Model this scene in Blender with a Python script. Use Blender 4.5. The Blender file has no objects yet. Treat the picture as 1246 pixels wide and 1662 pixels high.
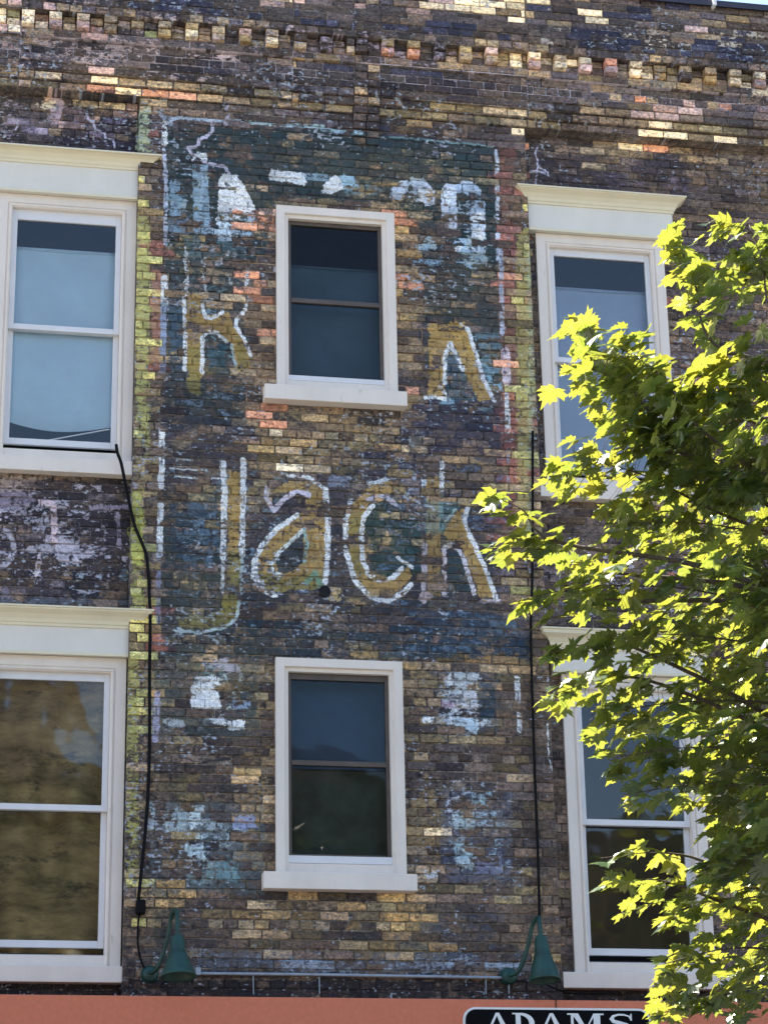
import bpy, math, random
import numpy as np
from mathutils import Vector, Matrix, Quaternion, noise as mnoise
RND = random.Random(11)
NR = np.random.RandomState(5)
sc = bpy.context.scene
C = sc.collection
rad = math.radians

# ------------------------------------------------------------------ camera, sky, sun, exposure
EYE = Vector((0.0, -16.0, 1.6))
FPX, YAW, PITCH, ROLL = 3805.0, rad(11.232), rad(20.155), rad(-1.115)
cy_, sy_, cp_, sp_ = math.cos(YAW), math.sin(YAW), math.cos(PITCH), math.sin(PITCH)
FW = Vector((sy_*cp_, cy_*cp_, sp_)); r0 = Vector((cy_, -sy_, 0)); u0 = r0.cross(FW)
RT = math.cos(ROLL)*r0 + math.sin(ROLL)*u0
UP = -math.sin(ROLL)*r0 + math.cos(ROLL)*u0
cam = bpy.data.cameras.new('camera'); co = bpy.data.objects.new('camera', cam); C.objects.link(co)
M = Matrix((( RT.x, UP.x, -FW.x, EYE.x), (RT.y, UP.y, -FW.y, EYE.y), (RT.z, UP.z, -FW.z, EYE.z), (0, 0, 0, 1)))
co.matrix_world = M
cam.sensor_fit = 'VERTICAL'; cam.sensor_height = 24.0; cam.lens = 24.0*FPX/1662.0
cam.clip_start = 0.1; cam.clip_end = 2000
sc.camera = co

SUN_EL, SUN_AZ = rad(56), rad(-34)            # azimuth from +Y towards +X: behind the building, to the left
sd = Vector((math.sin(SUN_AZ)*math.cos(SUN_EL), math.cos(SUN_AZ)*math.cos(SUN_EL), math.sin(SUN_EL)))
world = bpy.data.worlds.new('World'); sc.world = world; world.use_nodes = True
wn = world.node_tree; bg = wn.nodes['Background']
sky = wn.nodes.new('ShaderNodeTexSky'); sky.sky_type = 'NISHITA'; sky.sun_disc = False
sky.sun_elevation = SUN_EL; sky.sun_rotation = SUN_AZ
sky.air_density = 1.0; sky.dust_density = 0.8; sky.ozone_density = 1.0
wn.links.new(sky.outputs[0], bg.inputs[0]); bg.inputs[1].default_value = 0.085
sl = bpy.data.lights.new('sun', 'SUN'); sl.energy = 5.0; sl.angle = rad(0.5); sl.color = (1.0, 0.93, 0.80)
so = bpy.data.objects.new('sun', sl); C.objects.link(so); so.rotation_euler = (-sd).to_track_quat('-Z', 'Y').to_euler()
sc.view_settings.view_transform = 'Standard'; sc.view_settings.look = 'None'
sc.view_settings.exposure = 2.2; sc.view_settings.gamma = 1.0; sc.view_settings.use_curve_mapping = False
try: sc.cycles.use_denoising = True
except Exception: pass

def on_plane(px, py, d=0.0):
    """where the sight line of a surveyed photo point meets the plane d metres in front of the pier face"""
    v = FW*FPX + RT*(px-623.0) - UP*(py-831.0)
    t = (16.0-d)/v.y
    return EYE.x+v.x*t, EYE.z+v.z*t

# ------------------------------------------------------------------ helpers
def lin(c): 
    return tuple(((v/255)/12.92 if v/255 <= .04045 else ((v/255+.055)/1.055)**2.4) for v in c)
def tag(o, label=None, cat=None, group=None, kind=None):
    if label: o['label'] = label
    if cat: o['category'] = cat
    if group: o['group'] = group
    if kind: o['kind'] = kind
    return o
def empty(name, loc=(0, 0, 0)):
    o = bpy.data.objects.new(name, None); C.objects.link(o); o.location = loc; return o
class MB:
    def __init__(s): s.v = []; s.f = []; s.c = []
    def add(s, vs, fs, col=None):
        n = len(s.v); s.v += [tuple(p) for p in vs]; s.f += [tuple(i+n for i in q) for q in fs]
        if col is not None: s.c += [col]*len(vs)
    def box(s, x0, x1, y0, y1, z0, z1, col=None):
        s.add([(x0,y0,z0),(x1,y0,z0),(x1,y1,z0),(x0,y1,z0),(x0,y0,z1),(x1,y0,z1),(x1,y1,z1),(x0,y1,z1)],
              [(0,1,5,4),(1,2,6,5),(2,3,7,6),(3,0,4,7),(4,5,6,7),(3,2,1,0)], col)
    def tube(s, pts, r, n=8, cap=True):
        pts = [Vector(p) for p in pts]; rs = r if isinstance(r, (list, tuple)) else [r]*len(pts)
        rings = []; up = None
        for i, p in enumerate(pts):
            t = (pts[min(i+1, len(pts)-1)]-pts[max(i-1, 0)]).normalized()
            if up is None: up = t.orthogonal().normalized()
            up = (up - t*up.dot(t)); up = up.normalized() if up.length > 1e-6 else t.orthogonal().normalized()
            b = t.cross(up)
            rings.append([p+(up*math.cos(2*math.pi*k/n)+b*math.sin(2*math.pi*k/n))*rs[i] for k in range(n)])
        vs = [q for ring in rings for q in ring]
        fs = [(i*n+k, i*n+(k+1) % n, (i+1)*n+(k+1) % n, (i+1)*n+k) for i in range(len(pts)-1) for k in range(n)]
        if cap: fs += [tuple(range(n))[::-1], tuple((len(pts)-1)*n+k for k in range(n))]
        s.add(vs, fs)
    def lathe(s, prof, origin, axis, n=28):
        """prof: (along axis, radius)"""
        ax = Vector(axis).normalized(); a = ax.orthogonal().normalized(); b = ax.cross(a); o = Vector(origin)
        vs = [o+ax*h+(a*math.cos(2*math.pi*k/n)+b*math.sin(2*math.pi*k/n))*r for h, r in prof for k in range(n)]
        fs = [(i*n+k, i*n+(k+1) % n, (i+1)*n+(k+1) % n, (i+1)*n+k) for i in range(len(prof)-1) for k in range(n)]
        s.add(vs, fs)
    def frame(s, x0, x1, z0, z1, prof, bottom=True):
        """mitred frame; prof = (inset, y) from the outer edge inwards"""
        n = len(prof); vs = []
        for ins, y in prof:
            vs += [(x0+ins, y, z0+(ins if bottom else 0)), (x0+ins, y, z1-ins), (x1-ins, y, z1-ins), (x1-ins, y, z0+(ins if bottom else 0))]
        fs = []
        for i in range(n-1):
            for k in range(4 if bottom else 3):
                k2 = (k+1) % 4
                fs.append((i*4+k, i*4+k2, (i+1)*4+k2, (i+1)*4+k))
        s.add(vs, fs)
    def build(s, name, mat, parent=None, smooth=False, bevel=0):
        me = bpy.data.meshes.new(name); me.from_pydata(s.v, [], s.f); me.update()
        if s.c:
            at = me.color_attributes.new('Col', 'FLOAT_COLOR', 'POINT')
            at.data.foreach_set('color', np.array([(*c, 1.0) for c in s.c], dtype=np.float32).ravel())
        if smooth: me.polygons.foreach_set('use_smooth', [True]*len(me.polygons))
        me.materials.append(mat)
        o = bpy.data.objects.new(name, me); C.objects.link(o)
        if parent is not None: o.parent = parent; 
        if parent is not None: o.matrix_parent_inverse = Matrix.Identity(4)
        if bevel:
            m = o.modifiers.new('bevel', 'BEVEL'); m.width = bevel; m.segments = 2; m.limit_method = 'ANGLE'
        return o

# ------------------------------------------------------------------ materials
def new_mat(name):
    m = bpy.data.materials.new(name); m.use_nodes = True; n = m.node_tree
    return m, n, n.nodes['Principled BSDF']
def noise_node(n, scale, detail=6, rough=.6, coord=None):
    t = n.nodes.new('ShaderNodeTexNoise'); t.inputs['Scale'].default_value = scale; t.inputs['Detail'].default_value = detail
    t.inputs['Roughness'].default_value = rough
    if coord is not None: n.links.new(coord, t.inputs['Vector'])
    return t
def ramp(n, src, stops):
    r = n.nodes.new('ShaderNodeValToRGB'); e = r.color_ramp.elements
    while len(e) < len(stops): e.new(.5)
    for i, (p, c) in enumerate(stops): e[i].position = p; e[i].color = (*c, 1) if len(c) == 3 else c
    n.links.new(src, r.inputs[0]); return r
def mixc(n, typ, fac, a, b):
    m = n.nodes.new('ShaderNodeMix'); m.data_type = 'RGBA'; m.blend_type = typ
    for v, sck in ((fac, m.inputs[0]), (a, m.inputs[6]), (b, m.inputs[7])):
        if isinstance(v, (int, float)): sck.default_value = v
        elif isinstance(v, tuple): sck.default_value = (*v[:3], 1)
        else: n.links.new(v, sck)
    return m.outputs[2]
def plain(name, col, rough=.6, var=.15, scale=6, bump=.1, bscale=80, dirt_or_shade=None, spec=.5, metal=0, stretch=None):
    m, n, p = new_mat(name)
    g = n.nodes.new('ShaderNodeNewGeometry'); src = g.outputs['Position']
    if stretch:
        mp = n.nodes.new('ShaderNodeMapping'); mp.inputs['Scale'].default_value = stretch; n.links.new(src, mp.inputs[0]); src = mp.outputs[0]
    t = noise_node(n, scale, 8, .65, src)
    lo = tuple(c*(1-var) for c in col); hi = tuple(min(1, c*(1+var*.6)) for c in col)
    out = ramp(n, t.outputs[0], [(.3, lo), (.7, hi)]).outputs[0]
    if dirt_or_shade:
        t2 = noise_node(n, dirt_or_shade[1], 10, .75, src)
        k = ramp(n, t2.outputs[0], [(dirt_or_shade[2], (0, 0, 0)), (dirt_or_shade[2]+.12, (1, 1, 1))])
        out = mixc(n, 'MIX', k.outputs[0], out, dirt_or_shade[0])
    n.links.new(out, p.inputs['Base Color']); p.inputs['Roughness'].default_value = rough
    p.inputs['Metallic'].default_value = metal
    p.inputs['Specular IOR Level'].default_value = spec
    if bump:
        tb = noise_node(n, bscale, 6, .6, g.outputs['Position'])
        b = n.nodes.new('ShaderNodeBump'); b.inputs['Strength'].default_value = bump; b.inputs['Distance'].default_value = .004
        n.links.new(tb.outputs[0], b.inputs['Height']); n.links.new(b.outputs[0], p.inputs['Normal'])
    return m

TRIM = plain('trim_paint', (.79, .705, .63), .55, .08, 3, .5, 60, dirt_or_shade=((.52, .44, .36), 7, .62), stretch=(1.6, 1.6, .5))
TRIM2 = plain('frieze_board_paint', (.74, .70, .63), .55, .06, 4, .2, 60, dirt_or_shade=((.42, .39, .34), 8, .66), stretch=(1.5, 1.5, .6))
CROWN = plain('crown_paint', (.76, .68, .50), .5, .06, 4, .15, 60, dirt_or_shade=((.46, .38, .26), 8, .62))
SASH = plain('sash_paint', (.72, .71, .73), .45, .06, 5, .1, 60)
DARKSASH = plain('dark_sash_paint', (.10, .075, .06), .4, .3, 8, .1, 60)
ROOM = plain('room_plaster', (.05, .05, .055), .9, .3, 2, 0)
BLIND = plain('blind_cloth', (.72, .88, .98), .9, .10, 2.5, .4, 300, dirt_or_shade=((.70, .82, .92), 3, .55))
BLIND2 = plain('grey_blind_cloth', (.48, .56, .70), .9, .10, 2.5, .4, 300)
SCREEN = plain('dim_blind_cloth', (.085, .12, .15), .9, .25, 3, .4, 300)
REFL_SKY = plain('sky_reflection_cloth', (.05, .10, .16), .9, .25, 3, .4, 300)  # sky mirrored in the pane, put into a cloth colour
REFL_HOUSE = plain('house_reflection_cloth', (.07, .08, .06), .9, .5, 5, .4, 300)  # house mirrored in the pane, put into a cloth colour
CURT = plain('curtain_cloth', (.46, .35, .18), .9, .85, 2.0, .5, 200, stretch=(1.2, 1, 3.4), dirt_or_shade=((.03, .03, .035), 1.6, .52))  # fold shade put into the cloth colour as stretched noise and dark blotches
FASCIA = plain('salmon_canvas', (.66, .195, .105), .8, .10, 30, .5, 500, dirt_or_shade=((.58, .175, .10), 5, .6))
BLACK = plain('black_enamel', (.004, .004, .006), .7, .3, 20, .05, spec=.08)
WHITE = plain('white_enamel', (.80, .80, .80), .4, .04, 20, .05)
GREEN = plain('green_enamel', (.010, .055, .043), .5, .45, 9, .1, dirt_or_shade=((.02, .085, .075), 14, .58))
CABLE = plain('black_cable', (.004, .004, .005), .7, .2, 30, .05, spec=.15)
PIPE = plain('grey_conduit', (.34, .40, .46), .5, .25, 20, .1, metal=.3)
FLASH = plain('roof_flashing_paint', (.03, .03, .05), .5, .3, 10, .1)
ASPH = plain('asphalt', (.075, .072, .068), .95, .35, 3, .4, 60)
PAVE = plain('pavement_concrete', (.42, .39, .33), .9, .2, 2, .3, 60)
PLASTER = plain('plain_wall', (.16, .13, .11), .9, .3, 3, .3, 40)
BARK = plain('bark', (.10, .075, .055), .9, .5, 12, .9, 60, stretch=(3, 3, .7))
OPP = plain('olive_stucco', (.060, .050, .028), .9, .8, 1.1, .2, 20, dirt_or_shade=((.03, .04, .015), .6, .5))
ROOFM = plain('roof_shingles', (.10, .08, .07), .9, .3, 2, .3)

def glass_mat(name, tint, refl=1.0, base=.05):
    m, n, p = new_mat(name); n.nodes.remove(p); out = n.nodes['Material Output']
    tr = n.nodes.new('ShaderNodeBsdfTransparent'); tr.inputs[0].default_value = (*tint, 1)
    gl = n.nodes.new('ShaderNodeBsdfGlossy'); gl.inputs['Roughness'].default_value = .03
    fr = n.nodes.new('ShaderNodeFresnel'); fr.inputs[0].default_value = 1.52
    ma = n.nodes.new('ShaderNodeMath'); ma.operation = 'MULTIPLY_ADD'; ma.inputs[1].default_value = refl; ma.inputs[2].default_value = base; ma.use_clamp = True
    n.links.new(fr.outputs[0], ma.inputs[0])
    t = noise_node(n, 1.8, 2); g = n.nodes.new('ShaderNodeNewGeometry'); n.links.new(g.outputs['Position'], t.inputs['Vector'])
    b = n.nodes.new('ShaderNodeBump'); b.inputs['Strength'].default_value = .25; b.inputs['Distance'].default_value = .02
    n.links.new(t.outputs[0], b.inputs['Height']); n.links.new(b.outputs[0], gl.inputs['Normal'])
    mx = n.nodes.new('ShaderNodeMixShader'); n.links.new(ma.outputs[0], mx.inputs[0]); n.links.new(tr.outputs[0], mx.inputs[1]); n.links.new(gl.outputs[0], mx.inputs[2])
    n.links.new(mx.outputs[0], out.inputs[0]); return m
GLASS = glass_mat('window_glass', (.88, .93, .97), 1.0, .04)
GLASS_DIM = glass_mat('dim_screen_glass', (.62, .70, .74), .35, .012)  # darker, less reflective glass standing in for insect screens
GLASS_LOW = glass_mat('shaded_glass', (.90, .92, .90), 1.0, .03)

# ------------------------------------------------------------------ the ghost-sign paint film (worn sign paint lying on the brick)
RX0, RX1, RZ0, RZ1, RES = 0.0, 6.8, 3.9, 12.3, .004
NXp, NZp = int((RX1-RX0)/RES), int((RZ1-RZ0)/RES)
def vnoise(scale_x, scale_z, octs=4, seed=0, gain=.55):
    rs = np.random.RandomState(seed); acc = np.zeros((NZp, NXp), np.float32); amp = 1; tot = 0
    for o in range(octs):
        gx, gz = int((RX1-RX0)*scale_x*2**o)+3, int((RZ1-RZ0)*scale_z*2**o)+3
        g = rs.rand(gz, gx).astype(np.float32)
        xs = np.linspace(0, gx-2.001, NXp); zs = np.linspace(0, gz-2.001, NZp)
        xi = xs.astype(int); zi = zs.astype(int); fx = (xs-xi).astype(np.float32); fz = (zs-zi).astype(np.float32)
        fx = fx*fx*(3-2*fx); fz = fz*fz*(3-2*fz)
        a = g[zi][:, xi]; b = g[zi][:, xi+1]; c = g[zi+1][:, xi]; d = g[zi+1][:, xi+1]
        acc += amp*((a*(1-fx)+b*fx)*(1-fz)[:, None]+(c*(1-fx)+d*fx)*fz[:, None]); tot += amp; amp *= gain
    return acc/tot
N_edge = vnoise(26, 30, 3, 1, .8); N_edge2 = vnoise(26, 30, 3, 2, .8); N_f = vnoise(24, 44, 3, 9, .8)
N_wear = vnoise(9, 16, 5, 3, .75); N_big = vnoise(1.6, 2.2, 4, 4); N_col = vnoise(5, 9, 4, 6)
def norm(a): 
    return (a-a.mean())/a.std()
N_edge, N_edge2, N_wear, N_big, N_col = map(norm, (N_edge, N_edge2, N_wear, N_big, N_col))
N_f = norm(N_f)
PC = np.zeros((NZp, NXp, 3), np.float32); PA = np.zeros((NZp, NXp), np.float32)
BRW = np.zeros((NZp, NXp), np.float32)     # one value per brick: how well paint held on it
JNT = np.ones((NZp, NXp), bool)            # True on the joints
def sub(xa, xb, za, zb):
    i0 = max(0, int((xa-RX0)/RES)); i1 = min(NXp, int((xb-RX0)/RES)+1); j0 = max(0, int((za-RZ0)/RES)); j1 = min(NZp, int((zb-RZ0)/RES)+1)
    return i0, i1, j0, j1
def stamp(sl, mask, col, alpha, wear=1.0, brick=.7, joint=.0):
    """lay paint where mask; wear: 0 whole .. 2 nearly gone; brick: how much it comes off brick by brick; joint: change on joints"""
    th = N_wear[sl]*.55 + BRW[sl]*brick + N_big[sl]*.25
    cov = np.clip((1.25-wear - th)*2.2+.5, 0, 1)
    cov = np.where(JNT[sl], cov*(1-joint), cov)
    a = mask*alpha*cov
    c = np.array(lin(col), np.float32)*1.2
    cc = c[None, None, :]*(1+.13*N_col[sl][..., None])
    A0 = PA[sl]; out = a+A0*(1-a)
    PC[sl] = np.where(out[..., None] > 1e-4, (cc*a[..., None]+PC[sl]*(A0*(1-a))[..., None])/np.maximum(out, 1e-4)[..., None], 0)
    PA[sl] = out
def grid(i0, i1, j0, j1, jit):
    X = RX0+(np.arange(i0, i1)+.5)*RES; Z = RZ0+(np.arange(j0, j1)+.5)*RES
    XX, ZZ = np.meshgrid(X, Z); sl = (slice(j0, j1), slice(i0, i1))
    return XX+N_edge[sl]*jit, ZZ+N_edge2[sl]*jit, sl
def poly(pts, col, alpha=1, wear=.6, brick=.7, jit=.005, joint=.15):
    wear = wear+.12; brick = brick+.12
    P = [on_plane(*p) for p in pts]
    i0, i1, j0, j1 = sub(min(p[0] for p in P)-.05, max(p[0] for p in P)+.05, min(p[1] for p in P)-.05, max(p[1] for p in P)+.05)
    if i1 <= i0 or j1 <= j0: return
    XX, ZZ, sl = grid(i0, i1, j0, j1, jit); ins = np.zeros(XX.shape, bool); n = len(P)
    for k in range(n):
        (xa, za), (xb, zb) = P[k], P[(k+1) % n]
        if za == zb: continue
        c = ((za > ZZ) != (zb > ZZ)) & (XX < (xb-xa)*(ZZ-za)/(zb-za)+xa); ins ^= c
    stamp(sl, ins.astype(np.float32), col, alpha, wear, brick, joint)
def rect(x0, y0, x1, y1, col, alpha=1, wear=.6, brick=.7, jit=.008, joint=0.):
    poly([(x0, y0), (x1, y0), (x1, y1), (x0, y1)], col, alpha, wear, brick, jit, joint)
def stroke(pts, w, col, alpha=1, wear=.3, brick=.45, jit=.0028, joint=.45):
    wear = wear+.18; brick = brick+.35; w = w*1.08
    P = [on_plane(*p) for p in pts]; hw = w/238/2
    i0, i1, j0, j1 = sub(min(p[0] for p in P)-.08, max(p[0] for p in P)+.08, min(p[1] for p in P)-.08, max(p[1] for p in P)+.08)
    if i1 <= i0 or j1 <= j0: return
    XX, ZZ, sl = grid(i0, i1, j0, j1, jit); d = np.full(XX.shape, 9., np.float32)
    for (xa, za), (xb, zb) in zip(P[:-1], P[1:]):
        L = max((xb-xa)**2+(zb-za)**2, 1e-9); t = np.clip(((XX-xa)*(xb-xa)+(ZZ-za)*(zb-za))/L, 0, 1)
        d = np.minimum(d, np.hypot(XX-xa-t*(xb-xa), ZZ-za-t*(zb-za)))
    stamp(sl, np.clip((hw-d)/.003+.5, 0, 1), col, alpha, wear, brick, joint)

# ------------------------------------------------------------------ brick layout
H, LB, J = .0678, .2105, .0105
ZP = 10.92                                  # top of the recessed bays, foot of the corbelled cornice
PX0, PX1 = 1.312, 4.385                     # painted pier between the two window bays
XL, XR = -1.1, 7.9
RECESS = .10
SIDE_W = [(0.27, 1.312, 7.90, 10.045), (0.27, 1.305, 4.222, 6.405), (4.455, 5.50, 7.90, 10.03), (4.50, 5.54, 4.222, 6.41)]
MID_W = [(2.375, 3.297, 8.53, 10.055), (2.360, 3.284, 4.868, 6.426)]
HOLES = [(a-.0, b, c-.12, d+.03) for a, b, c, d in SIDE_W] + [(a, b, c-.06, d) for a, b, c, d in MID_W]
HOLES[0] = (0.27, 1.312, 7.83, 10.045); HOLES[1] = (0.27, 1.312, 4.15, 6.405); HOLES[2] = (4.455, 5.50, 7.83, 10.03); HOLES[3] = (4.50, 5.54, 4.15, 6.41)

P_ = dict(DK=(60, 54, 54), PU=(78, 71, 74), BR=(94, 82, 74), BN=(82, 71, 62), OL=(112, 101, 78), TN=(142, 124, 100), CR=(208, 190, 158), PK=(164, 138, 130),
          OR=(184, 132, 106), RD=(126, 86, 78), TE=(38, 60, 70), BB=(42, 46, 66), YG=(160, 156, 104), BK=(34, 32, 42), GY=(112, 108, 112), GO=(150, 127, 90))
ZONES = []   # pixel box of the survey photo -> weights of brick kinds
def zone(x0, y0, x1, y1, **w): ZONES.append((x0, y0, x1, y1, w))
DEFAULT = dict(DK=.25, BR=.22, BN=.19, OL=.16, TN=.08, PU=.06, BK=.05)
zone(240, 1060, 870, 1440, BN=.2, BR=.2, OL=.18, DK=.24, TN=.1, GO=.04, BK=.04)
zone(-300, 1440, 1600, 1800, BN=.2, BR=.2, OL=.22, DK=.22, TN=.1, GO=.06)
zone(380, 1440, 700, 1535, OL=.28, GO=.22, TN=.22, BN=.12, DK=.14, CR=.02)
zone(380, 1060, 450, 1440, OL=.24, TN=.27, BN=.15, DK=.18, GO=.13, CR=.03)
zone(655, 1060, 725, 1440, OL=.2, TN=.25, GO=.15, BN=.14, DK=.24, CR=.02)
zone(420, 655, 680, 770, TN=.3, OL=.22, CR=.12, BN=.12, DK=.14, GO=.1)
zone(395, 335, 447, 690, OR=.27, TN=.25, BN=.2, DK=.18, PK=.1)
zone(638, 340, 685, 700, OR=.17, TN=.3, BN=.25, DK=.15, GO=.13)
zone(220, 170, 246, 1500, YG=.45, OL=.3, TN=.15, BN=.1)
zone(246, 170, 264, 1100, RD=.25, BN=.4, BR=.3, TN=.05)
zone(808, 230, 838, 900, RD=.36, BR=.2, BN=.25, TN=.08, OR=.06)
zone(838, 230, 866, 1000, OL=.30, YG=.18, RD=.14, TN=.22, BN=.16)
zone(-300, 740, 215, 985, DK=.35, PU=.2, BN=.25, BR=.2)
zone(-300, 130, 222, 260, DK=.3, BK=.15, PU=.35, BR=.15, PK=.05)
zone(866, 200, 1600, 1000, DK=.26, PU=.22, BN=.33, BR=.17, RD=.02)
zone(866, 1000, 1600, 1620, DK=.34, BN=.34, BR=.2, OL=.12)
zone(-300, 1560, 1600, 1640, DK=.6, BK=.2, BN=.2)  # deep shade above the awning laid in as darker bricks
# cornice, left / middle / right
zone(-400, -200, 480, 205, PK=.14, PU=.28, DK=.17, BR=.18, BN=.08, CR=.05, TN=.1)
zone(480, -200, 720, 235, DK=.3, BB=.2, PU=.2, BN=.13, TN=.09, CR=.04, BR=.04)
zone(720, -200, 1700, 262, DK=.3, PU=.22, BR=.16, BN=.1, TN=.1, CR=.06, OR=.03, BB=.03)
def brick_col(x, z, n=None):
    # survey pixel of this wall spot
    v = Vector((x, 0, z))-EYE; d = v.dot(FW); px = 623+FPX*v.dot(RT)/d; py = 831-FPX*v.dot(UP)/d
    w = DEFAULT
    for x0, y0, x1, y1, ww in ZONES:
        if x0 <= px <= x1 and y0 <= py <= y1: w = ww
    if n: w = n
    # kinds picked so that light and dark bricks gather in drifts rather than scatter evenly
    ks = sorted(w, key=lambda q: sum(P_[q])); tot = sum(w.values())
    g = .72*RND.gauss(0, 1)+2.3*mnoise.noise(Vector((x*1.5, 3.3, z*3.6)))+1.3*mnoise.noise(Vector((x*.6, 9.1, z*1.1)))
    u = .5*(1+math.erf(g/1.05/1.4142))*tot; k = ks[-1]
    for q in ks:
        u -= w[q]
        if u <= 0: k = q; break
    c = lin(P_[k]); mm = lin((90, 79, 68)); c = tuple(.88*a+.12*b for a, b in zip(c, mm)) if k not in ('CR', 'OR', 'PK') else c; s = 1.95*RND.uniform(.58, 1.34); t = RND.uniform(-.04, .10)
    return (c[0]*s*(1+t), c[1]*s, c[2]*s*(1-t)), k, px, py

BR = []      # x0,x1,z0,z1,yfront,depth,col,proj-area, candidate
def lay(xa, xb, z, y, kind='s', off=0., holes=(), dep=.06, pal=None, h=H, cand=True):
    L = LB if kind == 's' else LB/2
    x = xa - off*L
    while x < xb-.001:
        x2 = x+L+RND.uniform(-.006, .006)
        if x2 > xb-.035: x2 = xb
        a, b = max(x, xa), min(x2, xb)
        segs = [(a, b)]
        for hx0, hx1, hz0, hz1 in holes:
            if hz0 < z+h*.5 < hz1:
                ns = []
                for s0, s1 in segs:
                    if s1 <= hx0 or s0 >= hx1: ns.append((s0, s1)); continue
                    if s0 < hx0: ns.append((s0, hx0+J*.5))
                    if s1 > hx1: ns.append((hx1-J*.5, s1))
                segs = ns
        for s0, s1 in segs:
            if s1-s0 < .028: continue
            col, k, px, py = brick_col((s0+s1)/2, z+h/2, pal)
            if (s1-s0) > .15 and RND.random() < .5 and k in ('TN', 'GO', 'OL'): col = tuple(c*.72 for c in col)
            full = (s1-s0) > .19
            yf = y+RND.gauss(0, .0022)
            if RND.random() < .05: yf += RND.uniform(.004, .012)
            BR.append([s0+J/2, s1-J/2, z+J/2, z+h-J/2, yf, dep, col, full and cand, px, py])
        x = x2
nrow = 0; z = ZP-H
while z > 2.9:
    hdr = (nrow % 6 == 4); off = (.5 if nrow % 2 else 0.)+RND.uniform(-.08, .08); k = 'h' if hdr else 's'
    if hdr: off = .5
    lay(XL, PX0, z, RECESS, k, off, HOLES); lay(PX0, PX1, z, 0, k, off+(.5 if False else 0), HOLES); lay(PX1, XR, z, RECESS, k, off+.2, HOLES)
    z -= H; nrow += 1
ZLOW = z+H
# cornice: courses step out upwards; sections between old vertical joints sit a little higher or lower
CUTS = [XL, .38, 2.50, 2.99, 3.20, 4.40, XR]
DZ = [.012, .0, -.012, .0, .006, 0.]
proud = [.022, .05, .075, .08, .08, .08, .115, .09, .09, .17, .175, .17, .15, .12, .12, .12, .12, .12]
NC = len(proud)
for si in range(len(CUTS)-1):
    xa, xb = CUTS[si], CUTS[si+1]
    for c, pr in enumerate(proud):
        z = ZP+c*H+DZ[si]*(1 if 0 < c < 12 else 0)
        if c in (7, 8):
            # dentils: two-high header stacks between sunk headers
            x = xa; q = 0
            while x < xb-.04:
                x2 = min(x+LB/2, xb); stick = (q % 2 == 0); rs = random.Random(int(x*1000)); 
                w = dict(CR=.36, OR=.08, PK=.16, TN=.2, GO=.12, DK=.08) if stick else dict(TN=.27, BR=.2, DK=.18, OL=.15, CR=.2)
                if si in (2, 3): w = dict(TN=.25, BR=.2, DK=.3, PU=.15, CR=.1)
                col, k, px, py = brick_col((x+x2)/2, z, w)
                yy = -((.16 if (int(x/LB)*7+si) % 6 else .12) if stick else .10)+RND.uniform(-.012, .012)
                if si < 2 and not stick and RND.random() < .45: w = None; col = tuple(v*RND.uniform(1.2, 2.2) for v in lin(P_['TN']))
                g = J if stick else J
                BR.append([x+g/2, x2-g/2, z+J/2, z+H-J/2, yy, .12, col, False, px, py]); x = x2; q += 1
            continue
        kind = 'h' if c in (9, 10, 4, 7, 8) else 's'
        pal = None
        if c >= 13: pal = dict(CR=.2, PK=.12, TN=.12, DK=.24, PU=.2, BR=.12, BB=.07) if si > 3 else dict(CR=.08, PK=.08, TN=.06, DK=.33, PU=.25, BB=.2)
        if c in (10, 11, 12): pal = dict(DK=.45, BB=.27, PU=.15, BR=.1, TN=.03)
        if c == 9: pal = dict(DK=.28, PU=.2, BR=.2, TN=.2, CR=.1)
        if c in (2, 3, 4): pal = dict(DK=.38, PU=.3, BK=.12, BR=.15, PK=.05) if si > 0 else dict(DK=.2, PU=.4, BR=.2, PK=.2)
        if c in (0, 1): pal = dict(DK=.2, BR=.2, OL=.2, TN=.25, OR=.05, CR=.08)
        if c == 6: pal = dict(TN=.3, BR=.17, PU=.12, CR=.24, GO=.08, DK=.1)
        if si == 5 and c in (2, 3, 4, 5): pal = dict(DK=.35, PU=.2, BK=.08, BR=.12, PK=.1, OR=.05, TN=.1)
        if si < 2 and c > 5 and c not in (10, 11): pal = dict(PK=.28, PU=.22, CR=.12, TN=.15, BR=.12, DK=.11)
        lay(xa, xb, z, -pr, kind, RND.random(), (), .14, pal, cand=(c in (2, 3, 4, 5)))
# corbelled bracket under the cornice, mid pier
for c in range(-4, 6):
    z = ZP+c*H
    lay(2.99, 3.20, z, -(proud[c]+.014 if c >= 0 else .042+.006*c), 'h', 0, (), .11, dict(TN=.22, CR=.16, DK=.34, BR=.18, PU=.1), cand=False)
BR_RAISED_TOP = ZP+NC*H

# per-brick hold of the paint and joint map
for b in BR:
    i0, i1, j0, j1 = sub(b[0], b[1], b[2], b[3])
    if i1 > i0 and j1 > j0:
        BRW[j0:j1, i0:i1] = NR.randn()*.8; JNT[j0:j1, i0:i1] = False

# ------------------------------------------------------------------ paint: field, border, letters (oldest first)
TEAL, TEAL2, NAVY, SOOT = (34, 58, 64), (44, 84, 92), (36, 46, 72), (40, 38, 46)
WH, WB, LV, OC, OLV = (218, 222, 226), (168, 186, 194), (178, 174, 188), (170, 140, 84), (126, 118, 66)
# soot veil over the pier and bays, painted shade above the awning
rect(262, 195, 812, 1050, SOOT, .40, .85, .5)
rect(262, 1050, 870, 1560, SOOT, .28, 1.0, .5)

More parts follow.
